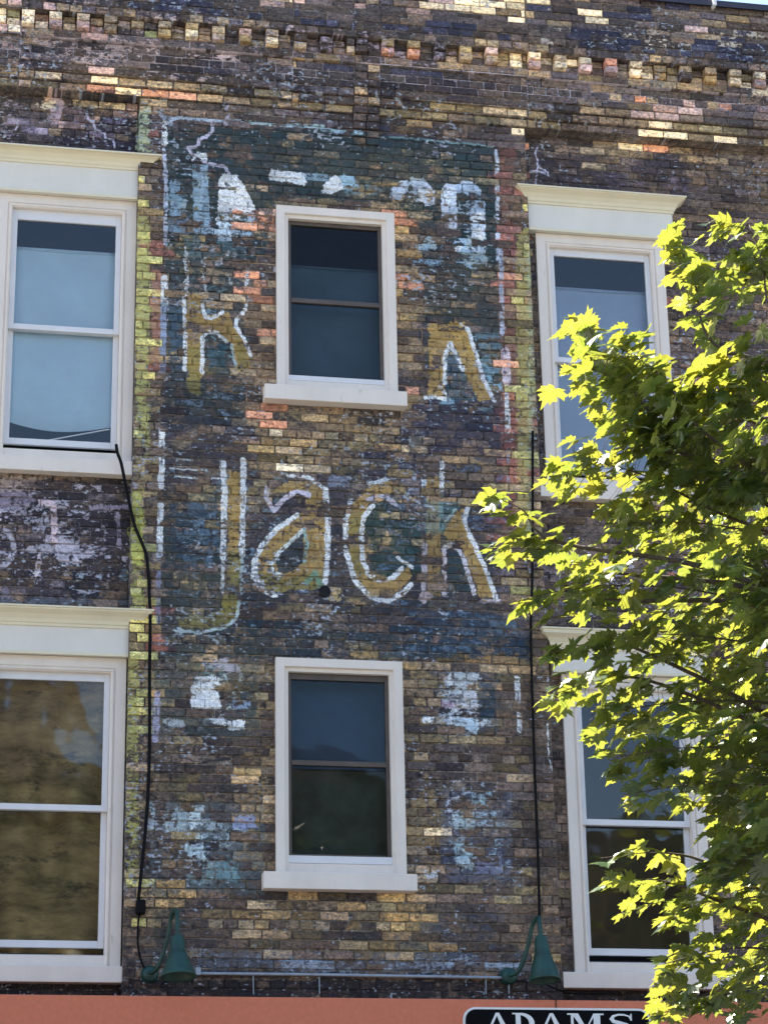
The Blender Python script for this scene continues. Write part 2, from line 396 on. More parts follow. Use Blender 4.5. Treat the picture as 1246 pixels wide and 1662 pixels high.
rect(105, 150, 225, 245, (34, 36, 52), .75, .4, .3)
rect(0, 200, 225, 240, (36, 34, 50), .6, .6, .3)
rect(880, 240, 1120, 310, (34, 30, 46), .6, .6, .4)
rect(-20, 1590, 1260, 1640, (26, 26, 34), .9, .2, .2)  # shade of the recess over the awning top, painted as a dark band
rect(-40, 770, 215, 980, (34, 33, 44), .8, .45, .35)
# dark field of the sign
poly([(268, 200), (590, 215), (800, 240), (806, 430), (640, 330), (447, 320), (430, 420), (268, 430)], TEAL, .82, .55, .35)
poly([(640, 330), (806, 340), (810, 620), (690, 600), (690, 380)], (40, 62, 66), .6, .75, .4)
poly([(268, 430), (395, 430), (400, 690), (268, 700)], (40, 60, 66), .6, .7, .4)
poly([(690, 640), (825, 650), (830, 860), (560, 820), (560, 760)], NAVY, .6, .75, .4)
poly([(262, 660), (420, 690), (420, 790), (262, 800)], (46, 50, 66), .6, .8, .4)
poly([(265, 800), (360, 800), (360, 1000), (262, 1000)], TEAL, .72, .55, .35)
poly([(395, 800), (560, 780), (800, 900), (800, 1000), (395, 985)], (42, 52, 66), .62, .7, .4)
poly([(262, 1000), (480, 1005), (860, 1030), (860, 1070), (262, 1065)], (32, 56, 68), .72, .65, .4)
poly([(660, 990), (860, 1000), (860, 1080), (680, 1060)], (34, 60, 82), .7, .6, .4)
poly([(590, 830), (640, 800), (682, 850), (682, 930), (640, 940), (605, 930)], (32, 66, 66), .8, .3, .25)
poly([(276, 818), (356, 815), (354, 905), (280, 905)], (40, 66, 86), .65, .6, .4)
for x, y, w, h in [(305, 815, 30, 14), (318, 840, 22, 40), (288, 862, 40, 10), (330, 880, 16, 40), (300, 900, 20, 30), (345, 830, 10, 50)]:
    rect(x, y, x+w, y+h, (88, 114, 136), .55, .75, .6)
# washed patches low on the pier
rect(250, 1060, 420, 1200, (60, 84, 84), .45, .95, .5)
rect(245, 1300, 430, 1450, (84, 104, 112), .5, .85, .55)
rect(715, 1280, 830, 1430, (86, 96, 118), .5, .85, .5)
rect(690, 1090, 810, 1200, (56, 74, 90), .5, .85, .5)
rect(250, 1420, 300, 1560, (44, 58, 60), .6, .8, .4)
rect(320, 1545, 860, 1578, (96, 110, 128), .45, .95, .5)
rect(640, 1480, 820, 1540, (70, 84, 104), .35, 1.0, .5)
# yellow-green and red strips either side
rect(224, 170, 243, 246, (176, 190, 160), .8, .45, .5, joint=.3)
rect(222, 320, 242, 745, (172, 170, 106), .8, .6, .35, joint=.6)
rect(212, 795, 234, 972, (176, 178, 92), .8, .6, .5, joint=.3)
rect(204, 1062, 225, 1432, (168, 162, 94), .8, .65, .4, joint=.6)
rect(838, 370, 862, 870, (168, 158, 96), .6, .7, .6, joint=.4)
rect(856, 380, 866, 900, (160, 176, 150), .45, .9, .5)
rect(246, 440, 262, 600, (160, 114, 100), .7, .7, .6)
rect(812, 240, 836, 860, (126, 76, 68), .5, .8, .7, joint=.3)
# top and side rules of the sign
stroke([(272, 196), (290, 190), (345, 195), (390, 196)], 7, (176, 190, 206), .9, .35)
stroke([(395, 198), (460, 203), (523, 206)], 8, (178, 206, 214), .9, .35)
stroke([(523, 210), (585, 217)], 8, (160, 190, 204), .85, .5)
stroke([(632, 222), (700, 227), (800, 238)], 3.5, (120, 158, 162), .8, .6)
stroke([(267, 200), (267, 232)], 10, WH, .9, .5)
stroke([(267, 240), (270, 300), (268, 420)], 7, (190, 196, 216), .9, .75)
stroke([(262, 185), (282, 205)], 9, (170, 180, 200), .8, .6)
stroke([(267, 452), (267, 492)], 11, WH, .95, .2)
stroke([(266, 492), (264, 600)], 10, (140, 156, 184), .85, .35)
stroke([(263, 700), (262, 790)], 10, WH, .95, .65)
stroke([(261, 820), (259, 900)], 10, WH, .95, .2)
stroke([(259, 900), (257, 1010)], 8, (130, 140, 170), .7, .65)
stroke([(256, 1125), (252, 1200)], 10, (176, 172, 200), .8, .65)
stroke([(246, 1305), (244, 1345)], 12, (190, 206, 214), .9, .5)
stroke([(806, 245), (808, 420)], 7, (196, 206, 222), .9, .55)
stroke([(812, 400), (815, 540)], 8, (176, 186, 206), .85, .55)
stroke([(820, 570), (822, 618)], 15, (206, 190, 200), .95, .25)
stroke([(822, 640), (824, 700)], 9, WH, .9, .55)
stroke([(824, 730), (825, 800)], 5, (150, 160, 180), .7, .8)
stroke([(839, 1100), (840, 1138)], 9, WH, .9, .45)
stroke([(842, 1160), (843, 1185)], 8, WH, .9, .4)
stroke([(888, 1175), (890, 1230), (896, 1248)], 3, WH, .8, .6)
# top arched word fragments
rect(313, 248, 338, 262, WH, .95, .2, .3); rect(312, 277, 339, 287, WB, .9, .3, .4); rect(320, 287, 339, 302, WB, .9, .45, .4)
rect(313, 303, 330, 337, WB, .85, .6, .6); rect(293, 322, 302, 338, WB, .8, .5, .5); rect(278, 300, 292, 345, (110, 140, 160), .6, .8, .6)
rect(275, 355, 340, 380, (130, 146, 170), .6, .75, .6)
poly([(354, 293), (362, 282), (384, 283), (398, 303), (414, 337), (411, 345), (354, 343)], WH, .97, .12, .3)
stroke([(366, 297), (372, 303)], 6, (40, 60, 70), .9, .2)
rect(352, 350, 392, 356, WH, .9, .4, .5); rect(354, 362, 388, 369, WH, .9, .35, .5); rect(356, 374, 392, 384, WB, .8, .6, .6); rect(396, 360, 410, 372, WB, .8, .6, .6)
poly([(437, 273), (470, 277), (498, 282), (494, 302), (470, 296), (437, 293)], WH, .95, .35, .5)
poly([(520, 313), (530, 294), (545, 283), (558, 297), (556, 307), (540, 314)], WH, 1, .05, .2)
poly([(550, 283), (574, 286), (584, 303), (570, 311), (556, 308)], (150, 182, 200), .9, .5, .5)
poly([(560, 306), (600, 298), (622, 308), (618, 316), (560, 318)], (120, 140, 150), .6, .7, .5)
rect(680, 305, 704, 328, WH, .95, .35, .5); rect(664, 290, 688, 300, WB, .8, .4, .4)
poly([(716, 306), (724, 297), (740, 300), (742, 384), (717, 386)], (206, 216, 234), .97, .1, .7, .003, joint=.75)
poly([(738, 300), (752, 293), (772, 298), (786, 318), (787, 345), (766, 345), (764, 322), (752, 312), (741, 314)], (176, 196, 220), .92, .25, .8, .003, joint=.7)
poly([(762, 345), (787, 345), (788, 410), (765, 408)], (200, 212, 230), .92, .35, .9, .003, joint=.8)
poly([(632, 322), (636, 304), (652, 292), (668, 296), (660, 306), (650, 326)], (190, 204, 222), .9, .3, .6, .003, joint=.6)
poly([(668, 292), (690, 292), (704, 308), (706, 332), (688, 334), (686, 310), (670, 304)], (196, 208, 226), .92, .2, .6, .003, joint=.6)
poly([(312, 248), (338, 248), (341, 378), (314, 376)], (150, 178, 198), .8, .75, 1.0, .003, joint=.75)
poly([(354, 345), (376, 345), (376, 392), (355, 392)], (196, 210, 226), .92, .3, .9, .003, joint=.8); poly([(392, 345), (414, 345), (410, 384), (394, 384)], (160, 186, 206), .8, .7, .9, .003, joint=.8)
poly([(276, 296), (292, 290), (294, 350), (277, 352)], (140, 164, 186), .8, .7, .9, .003, joint=.7)
rect(766, 345, 786, 357, WH, .97, .1, .3); rect(765, 372, 784, 385, WH, .97, .15, .3); rect(736, 398, 757, 409, WH, .97, .2, .3)
rect(752, 385, 786, 402, WB, .8, .6, .6); rect(672, 395, 706, 404, WB, .85, .45, .5); rect(690, 385, 706, 393, WB, .8, .5, .5); rect(750, 405, 790, 430, WB, .7, .8, .7)
rect(298, 386, 400, 420, (110, 140, 150), .5, .9, .6)
def fleck(x0, y0, x1, y1, col, alpha, thr, bw=.9, fade=True):
    P = [on_plane(x0, y0), on_plane(x1, y1)]
    i0, i1, j0, j1 = sub(min(P[0][0], P[1][0]), max(P[0][0], P[1][0]), min(P[0][1], P[1][1]), max(P[0][1], P[1][1]))
    if i1 <= i0 or j1 <= j0: return
    sl = (slice(j0, j1), slice(i0, i1)); hh, ww = j1-j0, i1-i0
    ed = np.minimum(1, 3*np.minimum(np.linspace(0, 1, ww), np.linspace(1, 0, ww)))[None, :]*np.minimum(1, 3*np.minimum(np.linspace(0, 1, hh), np.linspace(1, 0, hh)))[:, None] if fade else 1
    m = np.clip((N_f[sl]*.8-BRW[sl]*bw-N_wear[sl]*.5-thr-(1-ed)*1.5)*1.6, 0, 1)*np.where(JNT[sl], .15, 1)
    stamp(sl, m.astype(np.float32), col, alpha, -2, 0, 0)
for a in [(266, 270, 310, 420, (120, 150, 168), .85, .5), (300, 320, 345, 385, (150, 176, 196), .85, .7), (345, 345, 418, 395, (186, 206, 224), .9, .5), (705, 296, 800, 440, (180, 200, 220), .85, .95),
          (640, 296, 710, 340, (180, 196, 210), .85, .8), (660, 380, 800, 450, (140, 170, 194), .85, .4), (430, 266, 640, 320, (140, 165, 180), .7, 1.2), (290, 235, 350, 310, (170, 190, 210), .9, .4)]:
    fleck(*a)
fleck(230, 1290, 440, 1460, (186, 204, 212), .9, .55); fleck(270, 1300, 350, 1440, (206, 222, 228), .95, .2); fleck(690, 1080, 810, 1210, (196, 206, 216), .92, .45); fleck(710, 1275, 840, 1440, (160, 184, 198), .85, .5)
fleck(290, 1060, 420, 1200, (190, 206, 206), .9, .6); fleck(240, 1120, 262, 1210, LV, .8, .1); fleck(250, 560, 420, 700, (120, 140, 160), .6, .9); fleck(560, 960, 860, 1100, (90, 116, 140), .7, .7)
fleck(-30, 770, 220, 970, LV, .85, .45); fleck(-30, 130, 110, 240, (176, 160, 176), .85, .2); fleck(105, 140, 225, 240, (120, 112, 140), .7, .9); fleck(866, 860, 1110, 1010, LV, .8, .5)
fleck(880, 250, 1200, 320, (110, 96, 116), .7, .8); fleck(262, 700, 560, 1040, (110, 140, 160), .65, .8); fleck(560, 640, 860, 1000, (96, 116, 146), .6, .85); fleck(690, 540, 830, 700, (130, 166, 184), .85, .5)
fleck(300, 1540, 870, 1590, (150, 160, 176), .8, .5); fleck(262, 400, 410, 620, (120, 150, 160), .7, .75); fleck(440, 1440, 900, 1560, (140, 130, 110), .5, .9)
fleck(-60, 0, 1300, 200, (176, 160, 176), .7, 1.0); fleck(-60, 0, 480, 200, (200, 176, 170), .8, .7, fade=True); fleck(860, 20, 1300, 130, (206, 190, 170), .8, .9)
fleck(-60, 1050, 900, 1600, (54, 48, 52), .8, .6, .6); fleck(390, 640, 700, 790, (150, 132, 98), .6, .7); fleck(380, 1060, 450, 1440, (164, 138, 98), .6, .5); fleck(655, 1060, 730, 1440, (160, 136, 100), .6, .5)
# upper pair of big letters: K ... N
rect(275, 482, 297, 600, (54, 82, 102), .75, .5, .6, joint=.4)
stroke([(299, 484), (301, 540), (300, 600)], 7, WH, .95, .3)
rect(304, 478, 328, 616, OC, .85, .45, .3)
poly([(325, 512), (372, 508), (380, 530), (403, 572), (405, 603), (384, 603), (372, 556), (345, 536), (328, 545)], OC, .85, .4, .3)
rect(304, 560, 326, 640, OLV, .7, .6, .4); poly([(384, 545), (400, 570), (403, 600), (386, 600)], OLV, .7, .4, .3)
stroke([(329, 495), (333, 514), (345, 516), (361, 507)], 6.5, WH, 1, .05, .2)
stroke([(328, 604), (329, 546), (336, 540), (350, 538), (368, 555)], 6.5, WH, .97, .12, .25)
stroke([(376, 560), (384, 603)], 5, (160, 186, 190), .85, .45)
stroke([(399, 502), (384, 518), (383, 530), (397, 553), (407, 577)], 6.5, WH, 1, .05, .2)
stroke([(400, 488), (400, 496)], 5, WH, .9, .3)
rect(338, 560, 366, 598, (50, 84, 98), .7, .4, .5)
for a, b, c, d in [(329, 420, 333, 432), (350, 420, 360, 430), (331, 442, 334, 472), (368, 410, 384, 416), (370, 452, 375, 462), (399, 438, 404, 462), (300, 400, 306, 480)]:
    rect(a, b, c, d, WH, .9, .45, .5)
rect(275, 400, 400, 470, (54, 66, 70), .5, .8, .4)
rect(696, 524, 755, 560, OC, .9, .1, .3); poly([(697, 550), (722, 550), (722, 632), (712, 646), (695, 640)], OC, .85, .15, .35)
poly([(728, 540), (757, 530), (768, 560), (800, 650), (775, 650), (757, 610), (740, 562)], OC, .92, .0, .25)
stroke([(713, 527), (728, 535)], 3, WH, .7, .4)
stroke([(748, 527), (760, 535), (768, 562), (785, 615), (802, 651)], 7, (206, 212, 220), .97, -.2)
stroke([(722, 622), (722, 578), (730, 556), (738, 572), (750, 600)], 8, WH, 1, -.4, .1)
stroke([(690, 645), (708, 643), (728, 648)], 8, WH, .95, .2); stroke([(714, 628), (726, 645)], 7, WH, .95, .3)
rect(724, 575, 745, 650, (48, 74, 92), .8, .4, .45); poly([(746, 600), (756, 610), (774, 650), (748, 650)], (60, 90, 104), .7, .5, .5)
for a, b, c, d in [(772, 541, 812, 550), (776, 556, 812, 566), (782, 575, 806, 588), (786, 596, 812, 606), (760, 625, 768, 640), (770, 660, 800, 668)]:
    rect(a, b, c, d, (96, 124, 138), .7, .55, .5)
rect(678, 508, 692, 552, (42, 52, 66), .8, .3, .3)
# "Jack"
for y, a, b in [(745, 286, 312), (761, 275, 335), (774, 284, 356)]: stroke([(a, y), (b, y+2)], 3, (190, 200, 206), .85, .5)
rect(371, 765, 391, 900, OC, .9, .15, .3); rect(370, 895, 392, 950, OLV, .8, .4, .3); rect(361, 975, 386, 992, (156, 134, 50), .9, .2, .2)
stroke([(362, 750), (365, 800), (363, 880), (362, 905)], 10, WH, .97, -.1, .5, joint=.5); stroke([(362, 905), (361, 960)], 6, (190, 196, 200), .85, .3)
stroke([(395, 746), (395, 800), (393, 900)], 9, WH, .97, -.1, .5, joint=.45); stroke([(393, 900), (392, 962)], 5, (150, 170, 176), .8, .3)
poly([(361, 965), (386, 965), (384, 1000), (366, 1016), (330, 1022), (290, 1020), (290, 1002), (335, 1000), (358, 990)], OLV, .7, .35, .4); stroke([(388, 975), (384, 1003), (366, 1018), (330, 1026), (285, 1024)], 5, (170, 186, 186), .9, .05); stroke([(288, 1002), (345, 1000)], 4, (140, 150, 130), .8, .3)
# a
poly([(440, 800), (470, 778), (515, 785), (528, 800), (533, 945), (500, 955), (478, 958), (440, 962), (418, 940), (418, 905), (440, 870), (482, 838), (500, 825), (495, 800), (465, 800)], OC, .86, .4, .3)
poly([(418, 925), (460, 940), (530, 925), (530, 955), (430, 962)], OLV, .8, .35, .3)
poly([(446, 905), (494, 862), (492, 912), (470, 930), (450, 930)], (42, 58, 70), .95, .05, .2)
poly([(448, 815), (480, 796), (505, 800), (490, 828), (455, 845)], (50, 48, 62), .85, .3, .3)
stroke([(468, 772), (482, 770), (502, 776), (520, 787), (530, 798)], 7, WH, .97, .2, .35)
stroke([(434, 792), (432, 808), (445, 828), (462, 808), (484, 797), (502, 804)], 8, (206, 200, 216), .95, .35, .5)
stroke([(482, 836), (452, 856), (426, 884), (414, 908), (413, 934), (424, 955), (446, 966)], 9, WH, .97, .3, .4)
stroke([(528, 795), (532, 830), (532, 900), (528, 945)], 9.5, WH, .98, .15, .3)
stroke([(494, 858), (470, 880), (452, 897), (441, 916), (443, 928), (455, 934)], 6.5, (206, 214, 214), .95, .3)
stroke([(494, 860), (499, 880), (494, 910)], 6, (150, 186, 186), .85, .45); stroke([(498, 945), (512, 930), (520, 950)], 10, (90, 150, 140), .6, .6)
# c
poly([(600, 784), (645, 778), (662, 792), (640, 800), (600, 802), (596, 826), (590, 870), (596, 918), (612, 942), (640, 938), (662, 918), (668, 935), (650, 958), (625, 968), (600, 962), (575, 935), (562, 880), (566, 828)], OC, .86, .4, .3)
poly([(566, 830), (588, 830), (586, 900), (598, 930), (575, 935), (562, 890)], OLV, .7, .4, .3)
stroke([(600, 785), (625, 778), (666, 781)], 6.5, (196, 206, 216), .95, .35, .4)
stroke([(568, 815), (561, 845), (562, 895), (575, 940), (600, 968), (628, 976), (655, 962), (667, 948)], 8.5, WH, .97, .35, .5)
stroke([(604, 822), (590, 838), (586, 870), (588, 905), (598, 932), (616, 942), (638, 938), (652, 922)], 8, WH, .97, .25, .4)
stroke([(598, 810), (622, 804), (642, 818)], 8, (186, 186, 206), .9, .45, .5); stroke([(645, 905), (668, 920)], 6, WH, .9, .4); stroke([(646, 792), (664, 806)], 7, (200, 206, 212), .9, .45)
# k
rect(692, 772, 715, 965, OC, .7, .6, .45); poly([(722, 852), (748, 836), (764, 880), (792, 935), (802, 968), (778, 968), (764, 925), (745, 880)], OC, .85, .4, .35)
rect(688, 812, 745, 864, (84, 120, 124), .55, .55, .4); poly([(726, 898), (745, 890), (766, 960), (726, 962)], (38, 62, 70), .85, .3, .35)
stroke([(688, 757), (688, 800)], 8, (190, 200, 212), .9, .5); stroke([(688, 885), (688, 975)], 9, (196, 186, 196), .9, .45, .6)
stroke([(717, 750), (717, 795)], 8, WH, .97, .2); stroke([(716, 800), (716, 860)], 7, (110, 150, 154), .8, .5); stroke([(720, 890), (721, 965)], 7.5, (206, 196, 204), .95, .3, .5)
stroke([(722, 888), (736, 882), (750, 902), (760, 932), (770, 964)], 8, (210, 206, 214), .95, .3, .45)
poly([(718, 868), (742, 830), (760, 822), (756, 850), (735, 880)], OC, .85, .2, .3); stroke([(722, 846), (740, 826)], 5, (170, 190, 190), .85, .2)
stroke([(760, 820), (753, 845), (762, 868), (772, 888), (790, 930), (806, 975)], 8, WH, .97, .22, .35)
stroke([(775, 975), (812, 976)], 7, (196, 190, 206), .8, .6); rect(680, 962, 700, 976, (190, 170, 176), .8, .5)
rect(533, 772, 570, 788, (130, 140, 166), .7, .5, .5)
# low fragments
poly([(328, 1067), (380, 1070), (396, 1092), (360, 1090), (330, 1094)], (196, 192, 200), .85, .45, .6)
rect(322, 1080, 362, 1094, (60, 110, 90), .7, .6, .4)
poly([(318, 1098), (355, 1096), (358, 1150), (311, 1150), (310, 1118)], WH, .97, .25, .5)
poly([(328, 1150), (362, 1152), (368, 1180), (345, 1172)], WH, .95, .45, .6); poly([(368, 1170), (400, 1168), (396, 1184), (370, 1184)], WH, .97, .15, .3)
rect(378, 1136, 406, 1150, (140, 160, 190), .7, .7, .5); rect(265, 1166, 300, 1178, (170, 180, 186), .8, .6, .6)
rect(287, 1310, 306, 1355, WB, .85, .5, .6); rect(308, 1306, 330, 1345, (200, 214, 220), .9, .55, .7, joint=.4); rect(302, 1355, 332, 1405, (180, 200, 210), .85, .55, .7)
rect(330, 1325, 362, 1345, WB, .8, .65, .6); rect(378, 1325, 416, 1345, (150, 160, 196), .85, .5, .6); rect(370, 1345, 400, 1365, WB, .7, .7, .6); rect(268, 1320, 285, 1350, WB, .8, .7, .6)
rect(300, 1400, 345, 1435, (120, 150, 150), .6, .7, .6); rect(350, 1395, 385, 1430, (110, 150, 160), .6, .75, .6)
poly([(718, 1100), (730, 1094), (736, 1110), (722, 1114)], WH, .95, .2, .3); rect(738, 1092, 774, 1124, (190, 200, 206), .9, .5, .7, joint=.4)
rect(733, 1124, 775, 1160, (196, 200, 210), .92, .4, .65, joint=.4); rect(740, 1165, 776, 1192, (170, 190, 204), .9, .45, .5); rect(712, 1136, 736, 1150, (186, 160, 186), .7, .5, .5)
rect(684, 1165, 702, 1173, WH, .9, .3, .3); rect(778, 1108, 802, 1168, (34, 66, 84), .8, .4, .3)
rect(724, 1293, 748, 1316, (186, 190, 206), .9, .45, .6); rect(765, 1286, 795, 1306, (140, 170, 180), .8, .6, .6); rect(735, 1320, 770, 1347, (170, 190, 196), .85, .45, .6)
rect(738, 1370, 776, 1392, (160, 190, 204), .85, .5, .7, joint=.3); rect(740, 1392, 770, 1410, WB, .75, .6, .6); rect(775, 1387, 815, 1420, (120, 124, 156), .7, .5, .5)
rect(690, 1414, 714, 1424, (190, 196, 206), .8, .5, .5)
stroke([(725, 1566), (845, 1566)], 8, (170, 186, 206), .8, .7, .7); stroke([(455, 1557), (560, 1560)], 7, (130, 150, 170), .7, .8)
# left bay: old letters, pale wash
for k in range(10):
    pass
stroke([(-8+32*math.cos(t), 881+34*math.sin(t)) for t in np.linspace(-1.4, 1.4, 12)], 9, LV, .85, .5)
poly([(-20, 780), (38, 782), (60, 806), (30, 820), (-20, 824)], (150, 140, 160), .6, .7, .5)
stroke([(68, 806), (88, 812), (92, 878)], 10, (206, 186, 196), .95, .25, .4); stroke([(52, 884), (124, 878)], 14, LV, .85, .45, .5)
stroke([(68, 890), (60, 925)], 8, (210, 196, 204), .9, .35); stroke([(118, 880), (128, 908)], 6, LV, .85, .5); stroke([(75, 830), (66, 860)], 12, LV, .7, .7)
rect(95, 870, 116, 908, LV, .75, .6, .5); rect(150, 812, 214, 820, (150, 140, 160), .8, .5); stroke([(194, 825), (196, 880)], 6, (160, 150, 170), .8, .6)
rect(0, 949, 44, 962, (150, 140, 156), .7, .6); rect(86, 935, 104, 962, (130, 120, 130), .6, .7); stroke([(112, 910), (114, 935)], 4, LV, .8, .5); rect(200, 915, 212, 960, (110, 130, 140), .5, .7)
rect(0, 768, 60, 790, (190, 170, 160), .5, .7); rect(0, 962, 210, 974, (96, 106, 120), .6, .5)
poly([(84, 146), (103, 148), (104, 160), (98, 192), (82, 190)], (188, 166, 176), .85, .3, .3)
rect(62, 154, 92, 166, (226, 208, 180), .95, .1, .2); rect(70, 144, 84, 152, (214, 180, 160), .9, .2, .3)
stroke([(0, 176), (34, 178), (82, 182)], 4, (170, 164, 180), .85, .3); stroke([(0, 202), (26, 203), (32, 180)], 4, (176, 170, 186), .85, .3)
poly([(0, 204), (14, 213), (0, 212)], WH, .95, .1, .2); rect(32, 176, 62, 208, (120, 110, 130), .6, .5)
# cracks refilled with pale mortar
CRK = (188, 184, 204)
for pts, w in [([(142, 174), (145, 184), (155, 188), (156, 198), (172, 206), (174, 213), (186, 216), (188, 228)], 3.5),
               ([(371, 168), (367, 178), (371, 186), (366, 202)], 6), ([(346, 196), (345, 212), (335, 222), (324, 226), (322, 236), (306, 240), (310, 248), (322, 256)], 6),
               ([(877, 227), (873, 240), (878, 250), (874, 290)], 4), ([(866, 268), (890, 270)], 4), ([(895, 276), (894, 268), (880, 262)], 3),
               ([(330, 262), (345, 268), (365, 270), (372, 282)], 6)]:
    stroke(pts, w, CRK, .9, .15, .2)
# pale repointing seen on some joints
def joints(x0, y0, x1, y1, col, alpha, wear=.6):
    P = [on_plane(x0, y0), on_plane(x1, y1)]
    i0, i1, j0, j1 = sub(min(P[0][0], P[1][0]), max(P[0][0], P[1][0]), min(P[0][1], P[1][1]), max(P[0][1], P[1][1]))
    sl = (slice(j0, j1), slice(i0, i1)); stamp(sl, JNT[sl].astype(np.float32), col, alpha, wear, 0)
joints(-50, 40, 1300, 205, (186, 174, 182), .9, .5)
rect(533, 953, 552, 975, (190, 168, 124), .8, .2, .2); rect(379, 1247, 424, 1259, (212, 178, 124), .9, -.2, .1, .003); rect(516, 812, 520, 820, WH, .5)
joints(240, 700, 860, 1560, (122, 112, 100), .5, .95); joints(440, 1450, 700, 1550, (158, 146, 118), .7, .5)
joints(655, 1180, 725, 1440, (150, 130, 100), .7, .5); joints(390, 1060, 450, 1440, (140, 122, 92), .7, .6)
joints(395, 340, 447, 690, (168, 138, 112), .8, .4); joints(640, 340, 690, 690, (160, 132, 104), .8, .4)
joints(866, 1180, 945, 1480, (124, 112, 110), .7, .8); joints(450, 1440, 1000, 1560, (110, 98, 84), .6, .8)
joints(0, 770, 215, 980, (130, 120, 130), .6, .9); joints(420, 655, 690, 760, (112, 98, 76), .6, .8)
N_sp = norm(vnoise(36, 60, 2, 21)); N_sp2 = norm(vnoise(2.2, 3.2, 3, 22)); FULL = (slice(0, NZp), slice(0, NXp))
for thr, cc, al, edge in ((2.0, (196, 196, 214), .85, .5), (1.75, (120, 140, 150), .5, .2)):
    stamp(FULL, np.clip((N_sp+.45*N_sp2+edge*JNT-thr)*4, 0, 1), cc, al, .2, .3)
N_sp3 = norm(vnoise(30, 52, 2, 23))
stamp(FULL, np.clip((N_sp3-1.25+.3*N_sp2)*3, 0, 1), (34, 32, 44), .7, .2, .2)
img = bpy.data.images.new('sign_paint_film', NXp, NZp, alpha=True, float_buffer=True)
buf = np.dstack([np.clip(PC, 0, 1), np.clip(PA, 0, 1)]).astype(np.float32)
img.colorspace_settings.name = 'Non-Color'; img.alpha_mode = 'CHANNEL_PACKED'
img.pixels.foreach_set(buf.ravel()); img.update(); img.pack()

def brick_mat(name, src):
    m, n, p = new_mat(name); g = n.nodes.new('ShaderNodeNewGeometry'); pos = g.outputs['Position']
    if src == 'attr':
        a = n.nodes.new('ShaderNodeAttribute'); a.attribute_name = 'Col'; base = a.outputs['Color']
    elif src == 'object':
        a = n.nodes.new('ShaderNodeObjectInfo'); base = a.outputs['Color']
    else:
        t = noise_node(n, 2.2, 8, .7, pos); base = ramp(n, t.outputs[0], [(.35, lin((66, 60, 58))), (.5, lin((104, 95, 88))), (.64, lin((150, 140, 132)))]).outputs[0]
    mp = n.nodes.new('ShaderNodeMapping'); mp.inputs['Scale'].default_value = (1, 1, 1.6); n.links.new(pos, mp.inputs[0])
    t1 = noise_node(n, 26, 8, .7, mp.outputs[0]); k1 = ramp(n, t1.outputs[0], [(.30, (.42, .42, .46)), (.5, (1, 1, 1)), (.70, (1.9, 1.75, 1.6))])
    base = mixc(n, 'MULTIPLY', 1.0, base, k1.outputs[0])
    t2 = noise_node(n, 90, 5, .7, pos); k2 = ramp(n, t2.outputs[0], [(.33, (.45, .45, .5)), (.52, (1.05, 1.05, 1.05)), (.70, (1.7, 1.6, 1.5))])
    base = mixc(n, 'MULTIPLY', .8, base, k2.outputs[0])
    t4 = noise_node(n, 1.3, 5, .6, pos); k4 = ramp(n, t4.outputs[0], [(.36, (.74, .76, .86)), (.5, (1, 1, 1)), (.64, (1.3, 1.24, 1.08))])
    base = mixc(n, 'MULTIPLY', 1.0, base, k4.outputs[0])
    t5 = noise_node(n, 48, 6, .75, mp.outputs[0]); k5 = ramp(n, t5.outputs[0], [(.36, (.55, .55, .58)), (.5, (1, 1, 1)), (.64, (1.6, 1.5, 1.42))])
    base = mixc(n, 'MULTIPLY', .8, base, k5.outputs[0])
    # scattered soot spots
    t3 = noise_node(n, 9, 10, .8, mp.outputs[0]); k3 = ramp(n, t3.outputs[0], [(.52, (0, 0, 0)), (.64, (1, 1, 1))])
    base = mixc(n, 'MIX', mixf(n, k3.outputs[0], .45), base, lin((52, 48, 54)))
    sx = n.nodes.new('ShaderNodeSeparateXYZ'); n.links.new(pos, sx.inputs[0]); cb = n.nodes.new('ShaderNodeCombineXYZ')
    for i, (o_, a0, a1) in enumerate((('X', RX0, RX1), ('Z', RZ0, RZ1))):
        q = n.nodes.new('ShaderNodeMapRange'); q.inputs['From Min'].default_value = a0; q.inputs['From Max'].default_value = a1; q.clamp = False
        n.links.new(sx.outputs[o_], q.inputs['Value']); n.links.new(q.outputs[0], cb.inputs[i])
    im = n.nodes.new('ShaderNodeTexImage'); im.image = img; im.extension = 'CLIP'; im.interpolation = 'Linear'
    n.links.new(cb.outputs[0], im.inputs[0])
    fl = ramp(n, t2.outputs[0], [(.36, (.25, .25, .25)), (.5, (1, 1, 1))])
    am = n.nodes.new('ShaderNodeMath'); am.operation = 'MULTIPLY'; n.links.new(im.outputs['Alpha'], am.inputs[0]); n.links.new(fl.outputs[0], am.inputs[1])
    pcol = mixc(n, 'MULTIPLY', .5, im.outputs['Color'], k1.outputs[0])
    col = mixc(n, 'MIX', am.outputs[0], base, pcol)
    n.links.new(col, p.inputs['Base Color']); p.inputs['Roughness'].default_value = .85; p.inputs['Specular IOR Level'].default_value = .3
    b = n.nodes.new('ShaderNodeBump'); b.inputs['Strength'].default_value = .75; b.inputs['Distance'].default_value = .006
    n.links.new(t1.outputs[0], b.inputs['Height']); 
    b2 = n.nodes.new('ShaderNodeBump'); b2.inputs['Strength'].default_value = .5; b2.inputs['Distance'].default_value = .003
    n.links.new(t2.outputs[0], b2.inputs['Height']); n.links.new(b.outputs[0], b2.inputs['Normal']); n.links.new(b2.outputs[0], p.inputs['Normal'])
    return m
def mixf(n, src, k):
    m = n.nodes.new('ShaderNodeMath'); m.operation = 'MULTIPLY'; n.links.new(src, m.inputs[0]); m.inputs[1].default_value = k; return m.outputs[0]
BM_A, BM_O, BM_J = brick_mat('brick_mass', 'attr'), brick_mat('brick_single', 'object'), brick_mat('mortar', 'joint')

